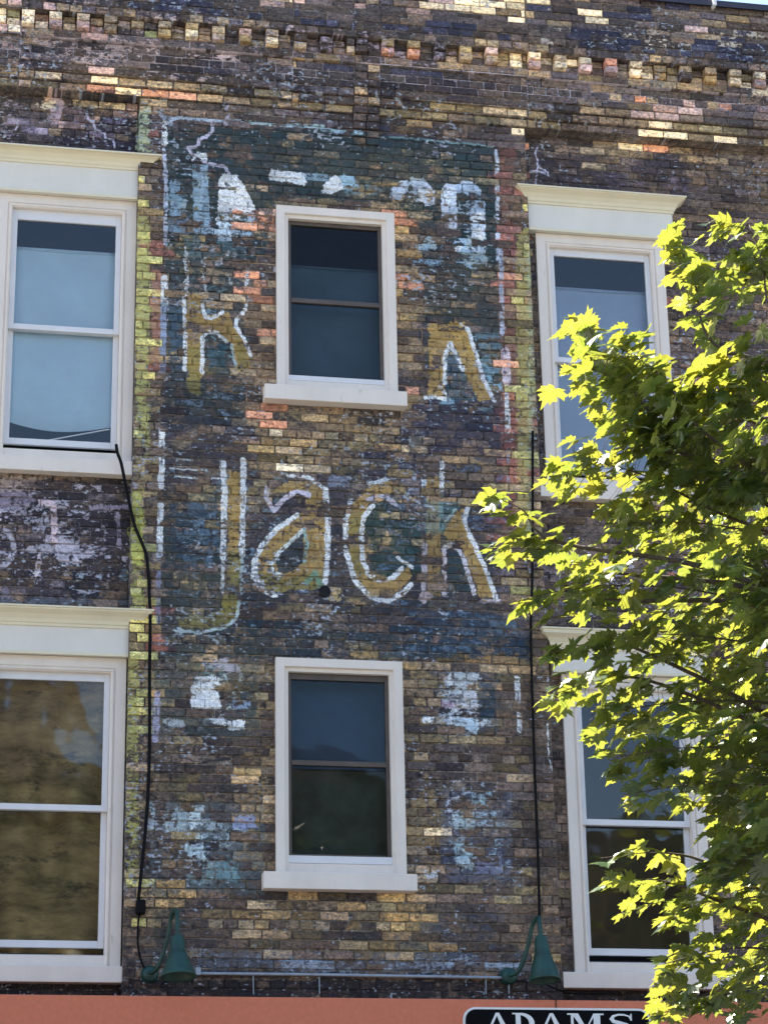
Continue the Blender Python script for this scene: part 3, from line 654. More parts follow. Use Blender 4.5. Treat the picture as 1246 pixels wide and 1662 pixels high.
# ------------------------------------------------------------------ setting: ground, road, pavement
g = MB(); g.box(-400, 400, -400, 400, -.2, -.14); tag(g.build('ground', plain('far_ground', (.22, .2, .16), .95, .3, .5, 0)), kind='structure')
g = MB(); g.box(-120, 120, -26, -7, -.13, -.12); tag(g.build('road', ASPH), kind='structure')
g = MB(); g.box(-120, 120, -7, .3, -.13, 0.0); g.box(-120, 120, -36, -26, -.13, 0.0); tag(g.build('pavement', PAVE), kind='structure')

# ------------------------------------------------------------------ the brick building
B = tag(empty('brick_building', (2.8, 0, 0)), 'weathered dark brick building front with faded painted sign, cream window trim and corbelled cornice', 'building')
BINV = Matrix.Translation((-2.8, 0, 0))
def bpart(mb, name, mat, parent=None, **k):
    o = mb.build(name, mat, parent if parent is not None else B, **k)
    if parent is None: o.location = (-2.8, 0, 0)
    return o
# mortar bed: sheets behind the brick faces, holes left for the windows
def sheet(mb, xa, xb, za, zb, y, holes):
    xs = sorted({xa, xb, *[min(max(h[i], xa), xb) for h in holes for i in (0, 1)]}); zs = sorted({za, zb, *[min(max(h[i], za), zb) for h in holes for i in (2, 3)]})
    for i in range(len(xs)-1):
        for j in range(len(zs)-1):
            cx, cz = (xs[i]+xs[i+1])/2, (zs[j]+zs[j+1])/2
            if any(h[0] < cx < h[1] and h[2] < cz < h[3] for h in holes): continue
            mb.add([(xs[i], y, zs[j]), (xs[i+1], y, zs[j]), (xs[i+1], y, zs[j+1]), (xs[i], y, zs[j+1])], [(0, 1, 2, 3)])
w = MB(); mj = .009
sheet(w, XL, PX0+.02, ZLOW, ZP, RECESS+mj, HOLES); sheet(w, PX0, PX1, ZLOW, ZP, mj, HOLES); sheet(w, PX1-.02, XR, ZLOW, ZP, RECESS+mj, HOLES)
w.add([(PX0+.004, mj, ZLOW), (PX0+.004, RECESS+.05, ZLOW), (PX0+.004, RECESS+.05, ZP), (PX0+.004, mj, ZP)], [(0, 1, 2, 3)])
w.add([(PX1-.004, mj, ZLOW), (PX1-.004, RECESS+.05, ZLOW), (PX1-.004, RECESS+.05, ZP), (PX1-.004, mj, ZP)], [(0, 1, 2, 3)])
for c, pr in enumerate(proud): 
    pr2 = .09 if c in (7, 8) else pr
    w.box(XL, XR, -pr2+mj+.001*(c % 2), RECESS+.2, ZP+c*H+.001, ZP+(c+1)*H+.0005)
wall = bpart(w, 'wall', BM_J)
# rest of the building's body
w = MB()
w.box(-9, XL, .02, 10, 0, ZP+NC*H); w.box(XR, 14, .02, 10, 0, ZP+NC*H); w.box(XL, XR, .02, .3, 0, ZLOW)
w.box(XL, XR, 1.4, 10, 0, ZP+NC*H-.3); w.box(XL, XR, .3, 1.4, ZP-.02, ZP+NC*H-.31); w.box(XL, XR, .301, 1.4, 0, ZLOW-.01)
bpart(w, 'rear_wall', PLASTER)
def brick_verts(b, jr):
    x0, x1, z0, z1, yf, dep = b[:6]; e = .0045; j = lambda s=.0026: jr.uniform(-s, s)
    o = [(x0+j(), yf+e, z0+j()), (x1+j(), yf+e, z0+j()), (x1+j(), yf+e, z1+j()), (x0+j(), yf+e, z1+j())]
    f = [(x0+e+j(), yf+j(), z0+e+j()), (x1-e+j(), yf+j(), z0+e+j()), (x1-e+j(), yf+j(), z1-e+j()), (x0+e+j(), yf+j(), z1-e+j())]
    k = [(x0, yf+dep, z0), (x1, yf+dep, z0), (x1, yf+dep, z1), (x0, yf+dep, z1)]
    return k+o+f
BF = [(8, 9, 10, 11)]+[(4+i, 4+(i+1) % 4, 8+(i+1) % 4, 8+i) for i in range(4)]+[(i, (i+1) % 4, 4+(i+1) % 4, 4+i) for i in range(4)]
# the 300 stretchers that show largest, clear of the foliage, become objects
def area(b):
    v = Vector(((b[0]+b[1])/2, b[4], (b[2]+b[3])/2))-EYE; d = v.dot(FW)
    return -1e9 if not (8 < b[8] < 1238 and 8 < b[9] < 1605) or (b[8] > 850 and b[9] > 330) else 1/(d*d)*(v.normalized().dot(Vector((0, 1, 0))))
cand = sorted([i for i, b in enumerate(BR) if b[7]], key=lambda i: -area(BR[i]))[:300]
single = set(cand)
protos = []
for k in range(6):
    L_ = LB-J; m_ = MB(); m_.add(brick_verts([-L_/2, L_/2, -(H-J)/2, (H-J)/2, 0, .06], RND), BF)
    me = bpy.data.meshes.new('brick'); me.from_pydata(m_.v, [], m_.f); me.materials.append(BM_O); protos.append(me)
mass = MB()
for i, b in enumerate(BR):
    if i in single:
        o = bpy.data.objects.new('brick', protos[i % 6]); C.objects.link(o); o.parent = wall
        o.location = ((b[0]+b[1])/2, b[4], (b[2]+b[3])/2); o.color = (*b[6], 1); o.rotation_euler = (0, RND.uniform(-.006, .006), RND.uniform(-.008, .008))
        o.scale = ((b[1]-b[0])/(LB-J), 1, 1)
    else: mass.add(brick_verts(b, RND), BF, b[6])
ms = mass.build('brickwork', BM_A, wall); tag(ms, kind='stuff')
# metal flashing along the parapet top
m = MB(); m.box(XL-8, XR+6, -.155, .5, BR_RAISED_TOP+.003, BR_RAISED_TOP+.03); m.box(XL-8, XR+6, -.160, -.152, BR_RAISED_TOP-.025, BR_RAISED_TOP+.03)
fl = bpart(m, 'roof_flashing', FLASH)
m = MB(); xx, zz = on_plane(1157, 4, .16); m.box(xx-.012, xx+.012, -.20, -.13, BR_RAISED_TOP-.04, BR_RAISED_TOP+.05); m.build('bracket', WHITE, fl)

# ------------------------------------------------------------------ windows
def hood(xa, xb, zf0, zf1, zc1, y, parent):
    m = MB(); m.box(xa, xb, y-.065, y+.05, zf0, zf1); o = m.build('frieze_board', TRIM2, parent, bevel=.003)
    prof = [(zf1-.012, .010), (zf1+.006, .012), (zf1+.012, .020), (zf1+.035, .026), (zf1+.065, .048), (zf1+.085, .078), (zf1+.09, .086), (zc1-.014, .088), (zc1-.012, .098), (zc1, .098)]
    vs = []; fs = []
    for zz, e in prof:
        vs += [(xa-e, y-.065-e, zz), (xb+e, y-.065-e, zz), (xb+e, y+.06, zz), (xa-e, y+.06, zz)]
    for i in range(len(prof)-1):
        for k in range(4): fs.append((i*4+k, i*4+(k+1) % 4, i*4+4+(k+1) % 4, i*4+4+k))
    fs += [(3, 2, 1, 0), tuple(len(vs)-4+k for k in range(4))]
    m = MB(); m.add(vs, fs); m.build('crown_moulding', CROWN, parent)
    m = MB(); m.box(xa-.006, xb+.006, y-.078, y-.066, zf0-.004, zf0+.016); m.build('bead', CROWN, parent)
def side_window(x0, x1, z0, z1, zf1, zc1, ztopglass, zmid, zbotglass, sill_x1, lab, glass=None):
    glass = glass or GLASS
    y = RECESS
    m = MB(); cw = .108
    m.frame(x0, x1, z0, z1, [(0, y+.05), (0, y-.028), (.072, y-.028), (.075, y-.020), (.082, y-.020), (.088, y-.034), (.098, y-.034), (.104, y-.024), (cw, y-.022), (cw, y+.10)], bottom=False)
    W = bpart(m, 'window', TRIM, bevel=0); tag(W, lab)
    W.location = (-2.8, 0, 0)
    ix0, ix1 = x0+cw, x1-cw
    hood(x0-.07 if x0 > 0 else x0-.07, x1+.08, z1+.004, zf1, zc1, y, W)
    # sill and sub-sill
    zs = z0; m = MB(); m.box(x0-.105, sill_x1, y-.085, y+.05, zs-.115, zs-.004); m.build('sill', TRIM, W, bevel=.004)
    zb = zbotglass-.115
    m = MB(); m.add([(ix0, y-.015, zs-.01), (ix1, y-.015, zs-.01), (ix1, y-.015, zs+.075), (ix0, y-.015, zs+.075), (ix0, y+.09, zs+.098), (ix1, y+.09, zs+.098)], [(0, 1, 2, 3), (3, 2, 5, 4)])
    m.build('sub_sill', TRIM, W)
    # sashes: upper in front, lower behind
    st = .042; gx0, gx1 = ix0+st, ix1-st
    def sash(za, zb_, yy, top, bot):
        m = MB()
        m.box(ix0+.001, gx0, yy, yy+.035, za, zb_); m.box(gx1, ix1-.001, yy, yy+.035, za, zb_)
        m.box(gx0, gx1, yy+.001, yy+.034, zb_-top, zb_-.0005); m.box(gx0, gx1, yy+.001, yy+.034, za+.0005, za+bot)
        s_ = m.build('sash', SASH, W, bevel=.003)
        m = MB(); m.add([(gx0-.005, yy+.018, za+bot-.005), (gx1+.005, yy+.018, za+bot-.005), (gx1+.005, yy+.018, zb_-top+.005), (gx0-.005, yy+.018, zb_-top+.005)], [(0, 1, 2, 3)])
        m.build('pane', glass, W)
    sash(zmid-.022, z1-cw+.002, y+.012, (z1-cw)-ztopglass+.002, .044)
    sash(zbotglass-.05, zmid+.018, y+.052, .036, .05)
    m = MB()   # reveal of the room behind
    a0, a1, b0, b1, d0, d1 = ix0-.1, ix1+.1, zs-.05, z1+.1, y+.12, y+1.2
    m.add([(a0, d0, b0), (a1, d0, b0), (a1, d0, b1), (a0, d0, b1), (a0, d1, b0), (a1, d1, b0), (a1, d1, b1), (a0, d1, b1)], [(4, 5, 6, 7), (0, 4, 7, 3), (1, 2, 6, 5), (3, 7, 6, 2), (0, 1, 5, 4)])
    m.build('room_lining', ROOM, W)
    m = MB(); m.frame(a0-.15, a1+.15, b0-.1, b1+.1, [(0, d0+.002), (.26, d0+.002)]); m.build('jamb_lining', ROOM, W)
    return ix0+st, ix1-st, W
def mid_window(x0, x1, z0, z1, ztop, zmid, zbot, sx0, sx1, lab):
    y = 0; cw = .094; m = MB()
    m.frame(x0, x1, z0, z1, [(0, y+.06), (0, y-.035), (.062, y-.035), (.066, y-.026), (.070, y-.012), (.094, y-.008), (cw, y+.10)], bottom=False)
    W = bpart(m, 'window', TRIM); tag(W, lab)
    m = MB(); m.box(sx0, sx1, y-.10, y+.05, z0-.122, z0-.003); m.build('sill', TRIM, W, bevel=.005)
    ix0, ix1 = x0+cw, x1-cw
    m = MB(); m.add([(ix0-.004, y-.006, z0-.01), (ix1+.004, y-.006, z0-.01), (ix1+.004, y-.006, z0+.075), (ix0-.004, y-.006, z0+.075), (ix0-.004, y+.10, z0+.095), (ix1+.004, y+.10, z0+.095)], [(0, 1, 2, 3), (3, 2, 5, 4)])
    m.build('sub_sill', TRIM, W)
    m = MB(); m.box(ix0, ix1, y-.004, y+.06, z0+.078, zbot-.006); m.build('bottom_bar', SASH, W, bevel=.002)
    m = MB(); st = .026; yy = y+.03
    gx0, gx1 = ix0+st, ix1-st
    m.box(ix0+.001, gx0, yy, yy+.035, zbot-.005, z1-cw); m.box(gx1, ix1-.001, yy, yy+.035, zbot-.005, z1-cw)
    m.box(gx0, gx1, yy+.001, yy+.034, ztop, z1-cw-.001); m.box(gx0, gx1, yy-.004, yy+.034, zmid-.018, zmid+.018); m.box(gx0, gx1, yy+.001, yy+.034, zbot-.004, zbot+.012)
    m.build('sash', DARKSASH, W, bevel=.002)
    for za, zb_ in ((zbot+.01, zmid-.016), (zmid+.016, ztop+.002)):
        m = MB(); m.add([(gx0-.004, yy+.02, za), (gx1+.004, yy+.02, za), (gx1+.004, yy+.02, zb_), (gx0-.004, yy+.02, zb_)], [(0, 1, 2, 3)]); m.build('pane', GLASS_DIM, W)
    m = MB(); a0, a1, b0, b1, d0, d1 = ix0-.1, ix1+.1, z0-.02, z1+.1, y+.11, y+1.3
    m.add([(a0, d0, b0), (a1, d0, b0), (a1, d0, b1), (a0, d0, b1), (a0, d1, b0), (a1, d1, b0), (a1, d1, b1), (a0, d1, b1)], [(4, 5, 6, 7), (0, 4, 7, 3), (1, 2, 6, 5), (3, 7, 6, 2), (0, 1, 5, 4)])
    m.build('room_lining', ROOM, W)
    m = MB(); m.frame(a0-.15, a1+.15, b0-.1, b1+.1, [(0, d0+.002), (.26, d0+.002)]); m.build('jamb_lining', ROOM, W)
    return gx0, gx1, W
w1 = side_window(*SIDE_W[0], 10.305, 10.40, 9.852, 8.965, 8.085, 1.405, 'upper left sash window with a pale blind behind both panes')
w2 = side_window(*SIDE_W[1], 6.625, 6.74, 6.24, 5.325, 4.41, 1.395, 'lower left sash window with brown drapery behind the glass', GLASS_LOW)
w5 = side_window(*SIDE_W[2], 10.275, 10.385, 9.862, 8.965, 8.085, 5.60, 'upper right sash window half hidden by maple leaves')
w6 = side_window(*SIDE_W[3], 6.60, 6.73, 6.235, 5.315, 4.41, 5.64, 'lower right sash window with dark panes behind the maple', GLASS_LOW)
w3 = mid_window(*MID_W[0], 9.928, 9.286, 8.655, 2.274, 3.354, 'upper middle window with thin dark sash in the painted sign')
w4 = mid_window(*MID_W[1], 6.286, 5.672, 5.005, 2.263, 3.345, 'lower middle window with dim blue reflection tint in the upper pane')

def hang(name, x0, x1, z0, z1, y, mat, label, cat, bow=0, fold=0, nf=5, group=None, hem=0):
    nx, nz = 48, 24; m = MB(); vs = []; fs = []
    for j in range(nz+1):
        for i in range(nx+1):
            u, v = i/nx, j/nz
            zz0 = z0 - bow*math.sin(math.pi*u)
            zz = zz0+(z1-zz0)*v
            vs.append((x0+(x1-x0)*u, y+fold*math.sin(u*nf*6.28+math.sin(v*5)*1.4+.7*math.sin(v*9+u*3))+fold*.5*math.sin(v*11+u*7), zz))
    for j in range(nz):
        for i in range(nx): a = j*(nx+1)+i; fs.append((a, a+1, a+nx+2, a+nx+1))
    m.add(vs, fs)
    if hem: m.box(x0, x1, y-.012, y+.012, z1-hem, z1)
    o = m.build(name, mat, smooth=False)
    o.data.polygons.foreach_set('use_smooth', [True]*len(o.data.polygons))
    return tag(o, label, cat, group)
Y1 = RECESS+.105
hang('window_blind', w1[0]-.03, w1[1]+.03, 8.235, 9.66, Y1, BLIND, 'pale cloth blind with sagging hem inside the upper left window', 'blind', bow=.065, fold=.004, nf=1, hem=.02)
hang('window_blind', w5[0]-.03, w5[1]+.03, 8.10, 9.63, Y1, BLIND2, 'grey blue roller blind inside the upper right window behind maple leaves', 'blind', fold=.003, nf=1, hem=.02)
hang('window_blind', w3[0]-.03, w3[1]+.03, 8.62, 9.64, .16, SCREEN, 'dim slate coloured shade inside the upper middle window', 'blind', fold=.003, nf=1, hem=.015)
hang('window_blind', w4[0]-.03, w4[1]+.03, 5.66, 6.40, .16, REFL_SKY, 'dark blue cloth coloured as sky reflection behind upper pane of the lower middle window', 'blind', fold=.003, nf=1)  # cloth colour carries the sky reflection of the upper pane
hang('curtain', w4[0]-.03, w4[1]+.03, 4.95, 5.655, .17, REFL_HOUSE, 'dark olive cloth coloured as house reflection behind lower pane of the lower middle window', 'curtain', fold=.01, nf=2)  # cloth colour carries the opposite house's reflection in the lower pane
hang('curtain', w2[0]-.05, w2[1]+.05, 4.30, 6.34, Y1+.06, CURT, 'loosely draped brown curtain inside the lower left window', 'curtain', fold=.06, nf=2.2)
# cord lying slantwise across the foot of the upper left window
m = MB(); m.tube([(w1[0]+.28, Y1-.03, 8.085), (w1[1]-.01, Y1-.03, 8.20)], .006, 6); tag(m.build('blind_cord', SASH), 'thin white cord slanting under the blind hem in the upper left window', 'cord')

# ------------------------------------------------------------------ awning fascia, sign board
FP = .36
m = MB(); zt = 1.6+2.419*(1-FP/16)
m.box(-4, 10, -FP, -.004, zt-.62, zt); 
aw = tag(m.build('awning', FASCIA, bevel=.006), 'salmon red awning band across the front below the lamps', 'awning')
def sgn(px, py): return on_plane(px, py, FP+.03)
def rounded(x0, x1, z0, z1, r, n=8):
    pts = []
    for cx, cz, a0 in ((x1-r, z1-r, 0), (x0+r, z1-r, 90), (x0+r, z0+r, 180), (x1-r, z0+r, 270)):
        for k in range(n+1): a = rad(a0+90*k/n); pts.append((cx+r*math.cos(a), cz+r*math.sin(a)))
    return pts
def plate(pts, y0, y1, name, mat, parent):
    n = len(pts); m = MB(); m.add([(x, y0, z) for x, z in pts]+[(x, y1, z) for x, z in pts], [tuple(range(n))]+[(i, (i+1) % n, n+(i+1) % n, n+i) for i in range(n)])
    return m.build(name, mat, parent)
sx0, _ = sgn(752, 1655); sx1, _ = sgn(1056, 1655); _, sz1 = sgn(905, 1635.5)
S = tag(empty('shop_sign', ((sx0+sx1)/2, -FP-.001, sz1-.23)), 'black rounded sign board with white rim and white serif capitals on awning band', 'sign')
def spart(f, *a):
    o = f(*a); o.parent = S; o.matrix_parent_inverse = Matrix.Identity(4); o.location = -S.location; return o
spart(plate, rounded(sx0, sx1, sz1-.235, sz1, .085), -FP-.022, -FP-.001, 'rim', WHITE, None)
spart(plate, rounded(sx0+.015, sx1-.015, sz1-.22, sz1-.015, .072), -FP-.026, -FP-.0225, 'board', BLACK, None)
def quads_letter(name, quads, x, z, w, h):
    m = MB()
    for i, q in enumerate(quads):
        n = len(q); ya, yb = -FP-.030-.0004*i, -FP-.0262
        m.add([(x+u*w, ya, z+v*h) for u, v in q]+[(x+u*w, yb, z+v*h) for u, v in q], [tuple(range(n))]+[(k, (k+1) % n, n+(k+1) % n, n+k) for k in range(n)])
    o = m.build(name, WHITE, None); return o
def sweep(pts, ws):
    out = []
    for i in range(len(pts)-1):
        (xa, za), (xb, zb) = pts[i], pts[i+1]; 
        def nrm(k):
            a = pts[max(k-1, 0)]; b = pts[min(k+1, len(pts)-1)]; dx, dz = b[0]-a[0], b[1]-a[1]; l = math.hypot(dx, dz); return -dz/l, dx/l
        na, nb = nrm(i), nrm(i+1); wa, wb = ws[i]/2, ws[i+1]/2
        out.append([(xa+na[0]*wa, za+na[1]*wa), (xb+nb[0]*wb, zb+nb[1]*wb), (xb-nb[0]*wb, zb-nb[1]*wb), (xa-na[0]*wa, za-na[1]*wa)])
    return out
GA = [[(.44, 1), (.56, 1), (.92, .06), (.70, .06)], [(.44, 1), (.50, .93), (.20, .06), (.10, .06)], [(.22, .30), (.75, .30), (.72, .40), (.26, .40)], [(0, 0), (.30, 0), (.30, .07), (0, .07)], [(.60, 0), (1, 0), (1, .07), (.60, .07)]]
dp = [(.28+.52*math.sin(t), .5+.455*math.cos(t)) for t in np.linspace(0, math.pi, 14)]
GD = [[(.14, .03), (.34, .03), (.34, .97), (.14, .97)], [(0, .93), (.34, .93), (.34, 1), (0, 1)], [(0, 0), (.34, 0), (.34, .07), (0, .07)]]+sweep(dp, [.09+.13*math.sin(t) for t in np.linspace(0, math.pi, 14)])
GM = [[(.10, .04), (.17, .04), (.17, .96), (.10, .96)], [(.12, 1), (.30, 1), (.56, .1), (.46, .1)], [(.46, .1), (.52, .22), (.78, 1), (.72, 1)], [(.72, .04), (.90, .04), (.90, .96), (.72, .96)],
      [(0, .93), (.25, .93), (.25, 1), (0, 1)], [(.76, .93), (1, .93), (1, 1), (.76, 1)], [(0, 0), (.27, 0), (.27, .07), (0, .07)], [(.64, 0), (1, 0), (1, .07), (.64, .07)]]
sp = [(.86, .72), (.80, .88), (.62, .95), (.40, .955), (.22, .88), (.15, .74), (.22, .62), (.45, .54), (.68, .45), (.83, .33), (.80, .16), (.62, .06), (.40, .045), (.20, .12), (.10, .30)]
GS = sweep(sp, [.05, .07, .08, .09, .12, .16, .17, .17, .17, .17, .15, .10, .09, .07, .05])+[[(.84, .66), (.89, .66), (.89, 1), (.85, 1)], [(.08, 0), (.12, 0), (.13, .36), (.08, .36)]]
_, zc = sgn(900, 1644.5); LH = .135
for px0, px1, nm, gl in [(785, 829, 'letter', GA), (831, 870, 'letter', GD), (872, 917, 'letter', GA), (920, 979, 'letter', GM), (985, 1029, 'letter', GS)]:
    xa, xb = sgn(px0, 1650)[0], sgn(px1, 1650)[0]
    spart(quads_letter, nm, gl, xa, zc-LH, xb-xa, LH)
m = MB(); xx = on_plane(900, 1600, FP)[0]; m.tube([(xx, -FP-.004, sz1-.01), (xx, -FP-.006, zt-.002), (xx, -FP+.01, zt+.004), (xx, -.02, zt+.10)], .003, 6)
tag(m.build('wire', CABLE), 'thin wire running down the wall over the awning edge to the sign', 'wire')

# ------------------------------------------------------------------ gooseneck lamps
def lamp(can, top, shade_top, shade_bot, rbot, label, lean):
    cx, cz = on_plane(*can); tx, tz = on_plane(*top, .30); ax, az = on_plane(*shade_top, .36); bx, bz = on_plane(*shade_bot, .40)
    L = tag(empty('wall_lamp', (cx, 0, cz)), label, 'lamp', 'green gooseneck lamps over the awning')
    def part(m, name, mat, parent=L, **k):
        o = m.build(name, mat, parent, **k)
        if parent is L: o.location = -L.location
        return o
    m = MB(); m.lathe([(0, 0), (0, .062), (-.012, .060), (-.04, .046), (-.05, .028), (-.055, 0)], (cx, -.002, cz), (0, 1, 0), 24); part(m, 'wall_plate', GREEN, smooth=False)
    m = MB()
    P = [Vector((cx, -.045, cz)), Vector((cx+(tx-cx)*.35, -.12, cz+.05+lean)), Vector((cx+(tx-cx)*.72, -.17, cz+(tz-cz)*.55)), Vector((tx-.022, -.20, tz-.05)), Vector((tx-.008, -.25, tz-.008)), Vector((tx+.004, -.29, tz)), Vector((ax, -.335, tz-.03)), Vector((ax, -.355, az+.05)), Vector((ax, -.36, az-.02))]
    pts = []
    for i in range(len(P)-1):     # Catmull-Rom through the bends
        p0, p1, p2, p3 = P[max(i-1, 0)], P[i], P[i+1], P[min(i+2, len(P)-1)]
        for k in range(6):
            t = k/6; pts.append(.5*((2*p1)+(-p0+p2)*t+(2*p0-5*p1+4*p2-p3)*t*t+(-p0+3*p1-3*p2+p3)*t**3))
    pts.append(P[-1]); m.tube(pts, .0155, 12); part(m, 'arm', GREEN, smooth=True)
    A = Vector((ax, -.36, az)); Bv = Vector((bx, -.40, bz)); Lh = (Bv-A).length; d = (Bv-A).normalized()
    m = MB(); m.lathe([(-.004, 0), (-.004, .030), (0, .036), (.012, .040), (.03, .046), (Lh*.30, .052), (Lh*.42, .055), (Lh*.44, .064), (Lh*.50, .066), (Lh*.60, .076), (Lh*.74, .092), (Lh*.88, rbot*.93), (Lh*.96, rbot), (Lh, rbot+.003), (Lh, rbot-.004), (Lh*.94, rbot-.008), (Lh*.7, .08), (Lh*.4, .052), (Lh*.3, 0)], A, d, 36)
    sh = part(m, 'shade', GREEN, smooth=True)
    m = MB(); m.lathe([(Lh*.35, .02), (Lh*.5, .03), (Lh*.68, .034), (Lh*.78, .02), (Lh*.8, 0)], A, d, 16); b_ = m.build('bulb', WHITE, sh, smooth=True)
lamp((243, 1582), (285, 1477), (288, 1519), (290, 1586), .118, 'green gooseneck wall lamp at left, beside the lower left window sill', -.01)
lamp((824, 1585), (873, 1489), (877, 1520), (884, 1592), .108, 'green gooseneck wall lamp at right, above the sign board', -.02)

# ------------------------------------------------------------------ cables, conduit, pipe stub
def smooth_path(P, n=6):
    pts = []
    for i in range(len(P)-1):
        p0, p1, p2, p3 = P[max(i-1, 0)], P[i], P[i+1], P[min(i+2, len(P)-1)]
        for k in range(n):
            t = k/n; pts.append(.5*((2*p1)+(-p0+p2)*t+(2*p0-5*p1+4*p2-p3)*t*t+(-p0+3*p1-3*p2+p3)*t**3))
    return pts+[P[-1]]
def wire(name, pts, r, mat, label, cat, d=.02, extra=None):
    P = [Vector((*[on_plane(p[0], p[1], p[2] if len(p) > 2 else d)[i] for i in (0,)], -(p[2] if len(p) > 2 else d), on_plane(p[0], p[1], p[2] if len(p) > 2 else d)[1])) for p in pts]
    m = MB(); m.tube(smooth_path(P), r, 8)
    return m, P
m, P = wire('c', [(189, 722, .03), (191, 735, .05), (197, 752, .035), (205, 790, .02), (218, 850, .02), (236, 895, .02), (241, 930, .02), (243, 975, .02), (244, 1000, .03), (243, 1100, .02), (243, 1200, .02), (241, 1280, .02), (236, 1350, .02), (230, 1410, .02), (225, 1460, .02)], .012, CABLE, '', '')
CB = tag(m.build('cable', CABLE, smooth=True), 'thick black cable hanging from the upper left window sill down the pier edge', 'cable')
m, P = wire('c', [(226, 1484, .02), (224, 1510, .02), (225, 1540, .02), (232, 1566, .02), (243, 1580, .02)], .007, CABLE, '', '')
tag(m.build('cable', CABLE, smooth=True), 'short black cable from the small black box down to the left lamp', 'cable')
bx, bz = on_plane(229, 1472, .03)
m = MB(); m.box(bx-.035, bx+.032, -.055, -.001, bz-.05, bz+.05); tag(m.build('junction_box', CABLE, bevel=.012), 'small black junction box on the brick above the left lamp', 'box')
m, P = wire('c', [(864, 700, .012), (864, 800, .014), (864, 870, .018), (863, 950, .02), (861, 1010, .02), (862, 1080, .02), (865, 1180, .02), (868, 1270, .02), (872, 1370, .02), (874, 1440, .02), (875, 1486, .04), (876, 1500, .10)], .010, CABLE, '', '')
tag(m.build('cable', CABLE, smooth=True), 'straight black cable down the right edge of the pier to the right lamp', 'cable')
m, P = wire('c', [(262, 1597, .05), (280, 1590, .04), (300, 1586, .03), (316, 1581, .02)], .006, CABLE, '', ''); tag(m.build('cable', CABLE, smooth=True), 'loose black wire from the left lamp to the end of the conduit', 'cable')
m, P = wire('c', [(886, 1598, .05), (905, 1606, .04), (930, 1612, .03), (960, 1612, .03), (1000, 1611, .03)], .006, CABLE, '', ''); tag(m.build('cable', CABLE, smooth=True), 'loose black wire from the right lamp below the lower right window sill', 'cable')
CO = tag(empty('conduit', (1.82, -.02, on_plane(318, 1580, .02)[1])), 'long thin grey conduit running level between the two lamps', 'conduit')
m, P = wire('c', [(318, 1580), (480, 1581.5), (640, 1584), (820, 1587)], .011, PIPE, '', ''); o = m.build('pipe', PIPE, CO, smooth=True); o.location = -CO.location
m = MB(); xx, zz = on_plane(322, 1578, .02); m.box(xx-.02, xx+.015, -.045, -.001, zz-.02, zz+.03); o = m.build('end_box', PIPE, CO); o.location = -CO.location
for px in (411, 518, 788, 825):
    m, P = wire('c', [(px, 1583, .012), (px+.5, 1613, .012)], .004, PIPE, '', ''); o = m.build('drop_wire', PIPE, CO); o.location = -CO.location
hx, hz = on_plane(527, 960)
HN = plain('hole_shade', (.006, .005, .008), .9, .2, 20, 0)  # darkness inside the hole is put into the colour of a shallow disc
m = MB(); m.lathe([(.0, .044), (.004, .043), (.005, .036), (.002, .030), (.0015, 0)], (hx, -.0045, hz), (0, -1, 0), 20); m.add([], []) #, (0, 1, 0), 20)
o = bpart(m, 'wall_hole', HN); tag(o, 'round black hole in the brick below the painted letter')
# chipped light brick beside the hole
# ------------------------------------------------------------------ house across the street (mirrored in the lower panes)
O = tag(empty('street_building', (0, -40, 0)), 'brown gabled building across the street, seen only as a reflection in the panes', 'building')
m = MB(); m.box(-30, 12.4, -52, -40, 0, 15.6); m.box(12.4, 34, -51.5, -40.3, 0, 14.4); o = m.build('wall', OPP, O); o.location = (0, 40, 0)
m = MB()
for cx, wd, ht in ((-22, 9, 3.5), (-13, 8, 3.0), (-5.2, 8.0, 3.0), (2.3, 2.4, 5.0), (8.2, 6.0, 1.0)):
    m.add([(cx-wd/2, -40.01, 15.6), (cx+wd/2, -40.01, 15.6), (cx, -40.01, 15.6+ht), (cx-wd/2, -51, 15.6), (cx+wd/2, -51, 15.6), (cx, -51, 15.6+ht)], [(0, 1, 2), (3, 5, 4), (0, 2, 5, 3), (1, 4, 5, 2)])
o = m.build('gable_roof', ROOFM, O); o.location = (0, 40, 0)
for ix in range(16):
    for iz in range(3):
        x = -28+ix*3.9; m = MB(); m.box(x, x+1.2, -40.03, -39.97, 1.5+iz*3.7, 3.4+iz*3.7); o = m.build('window', BLACK, O); o.location = (0, 40, 0)

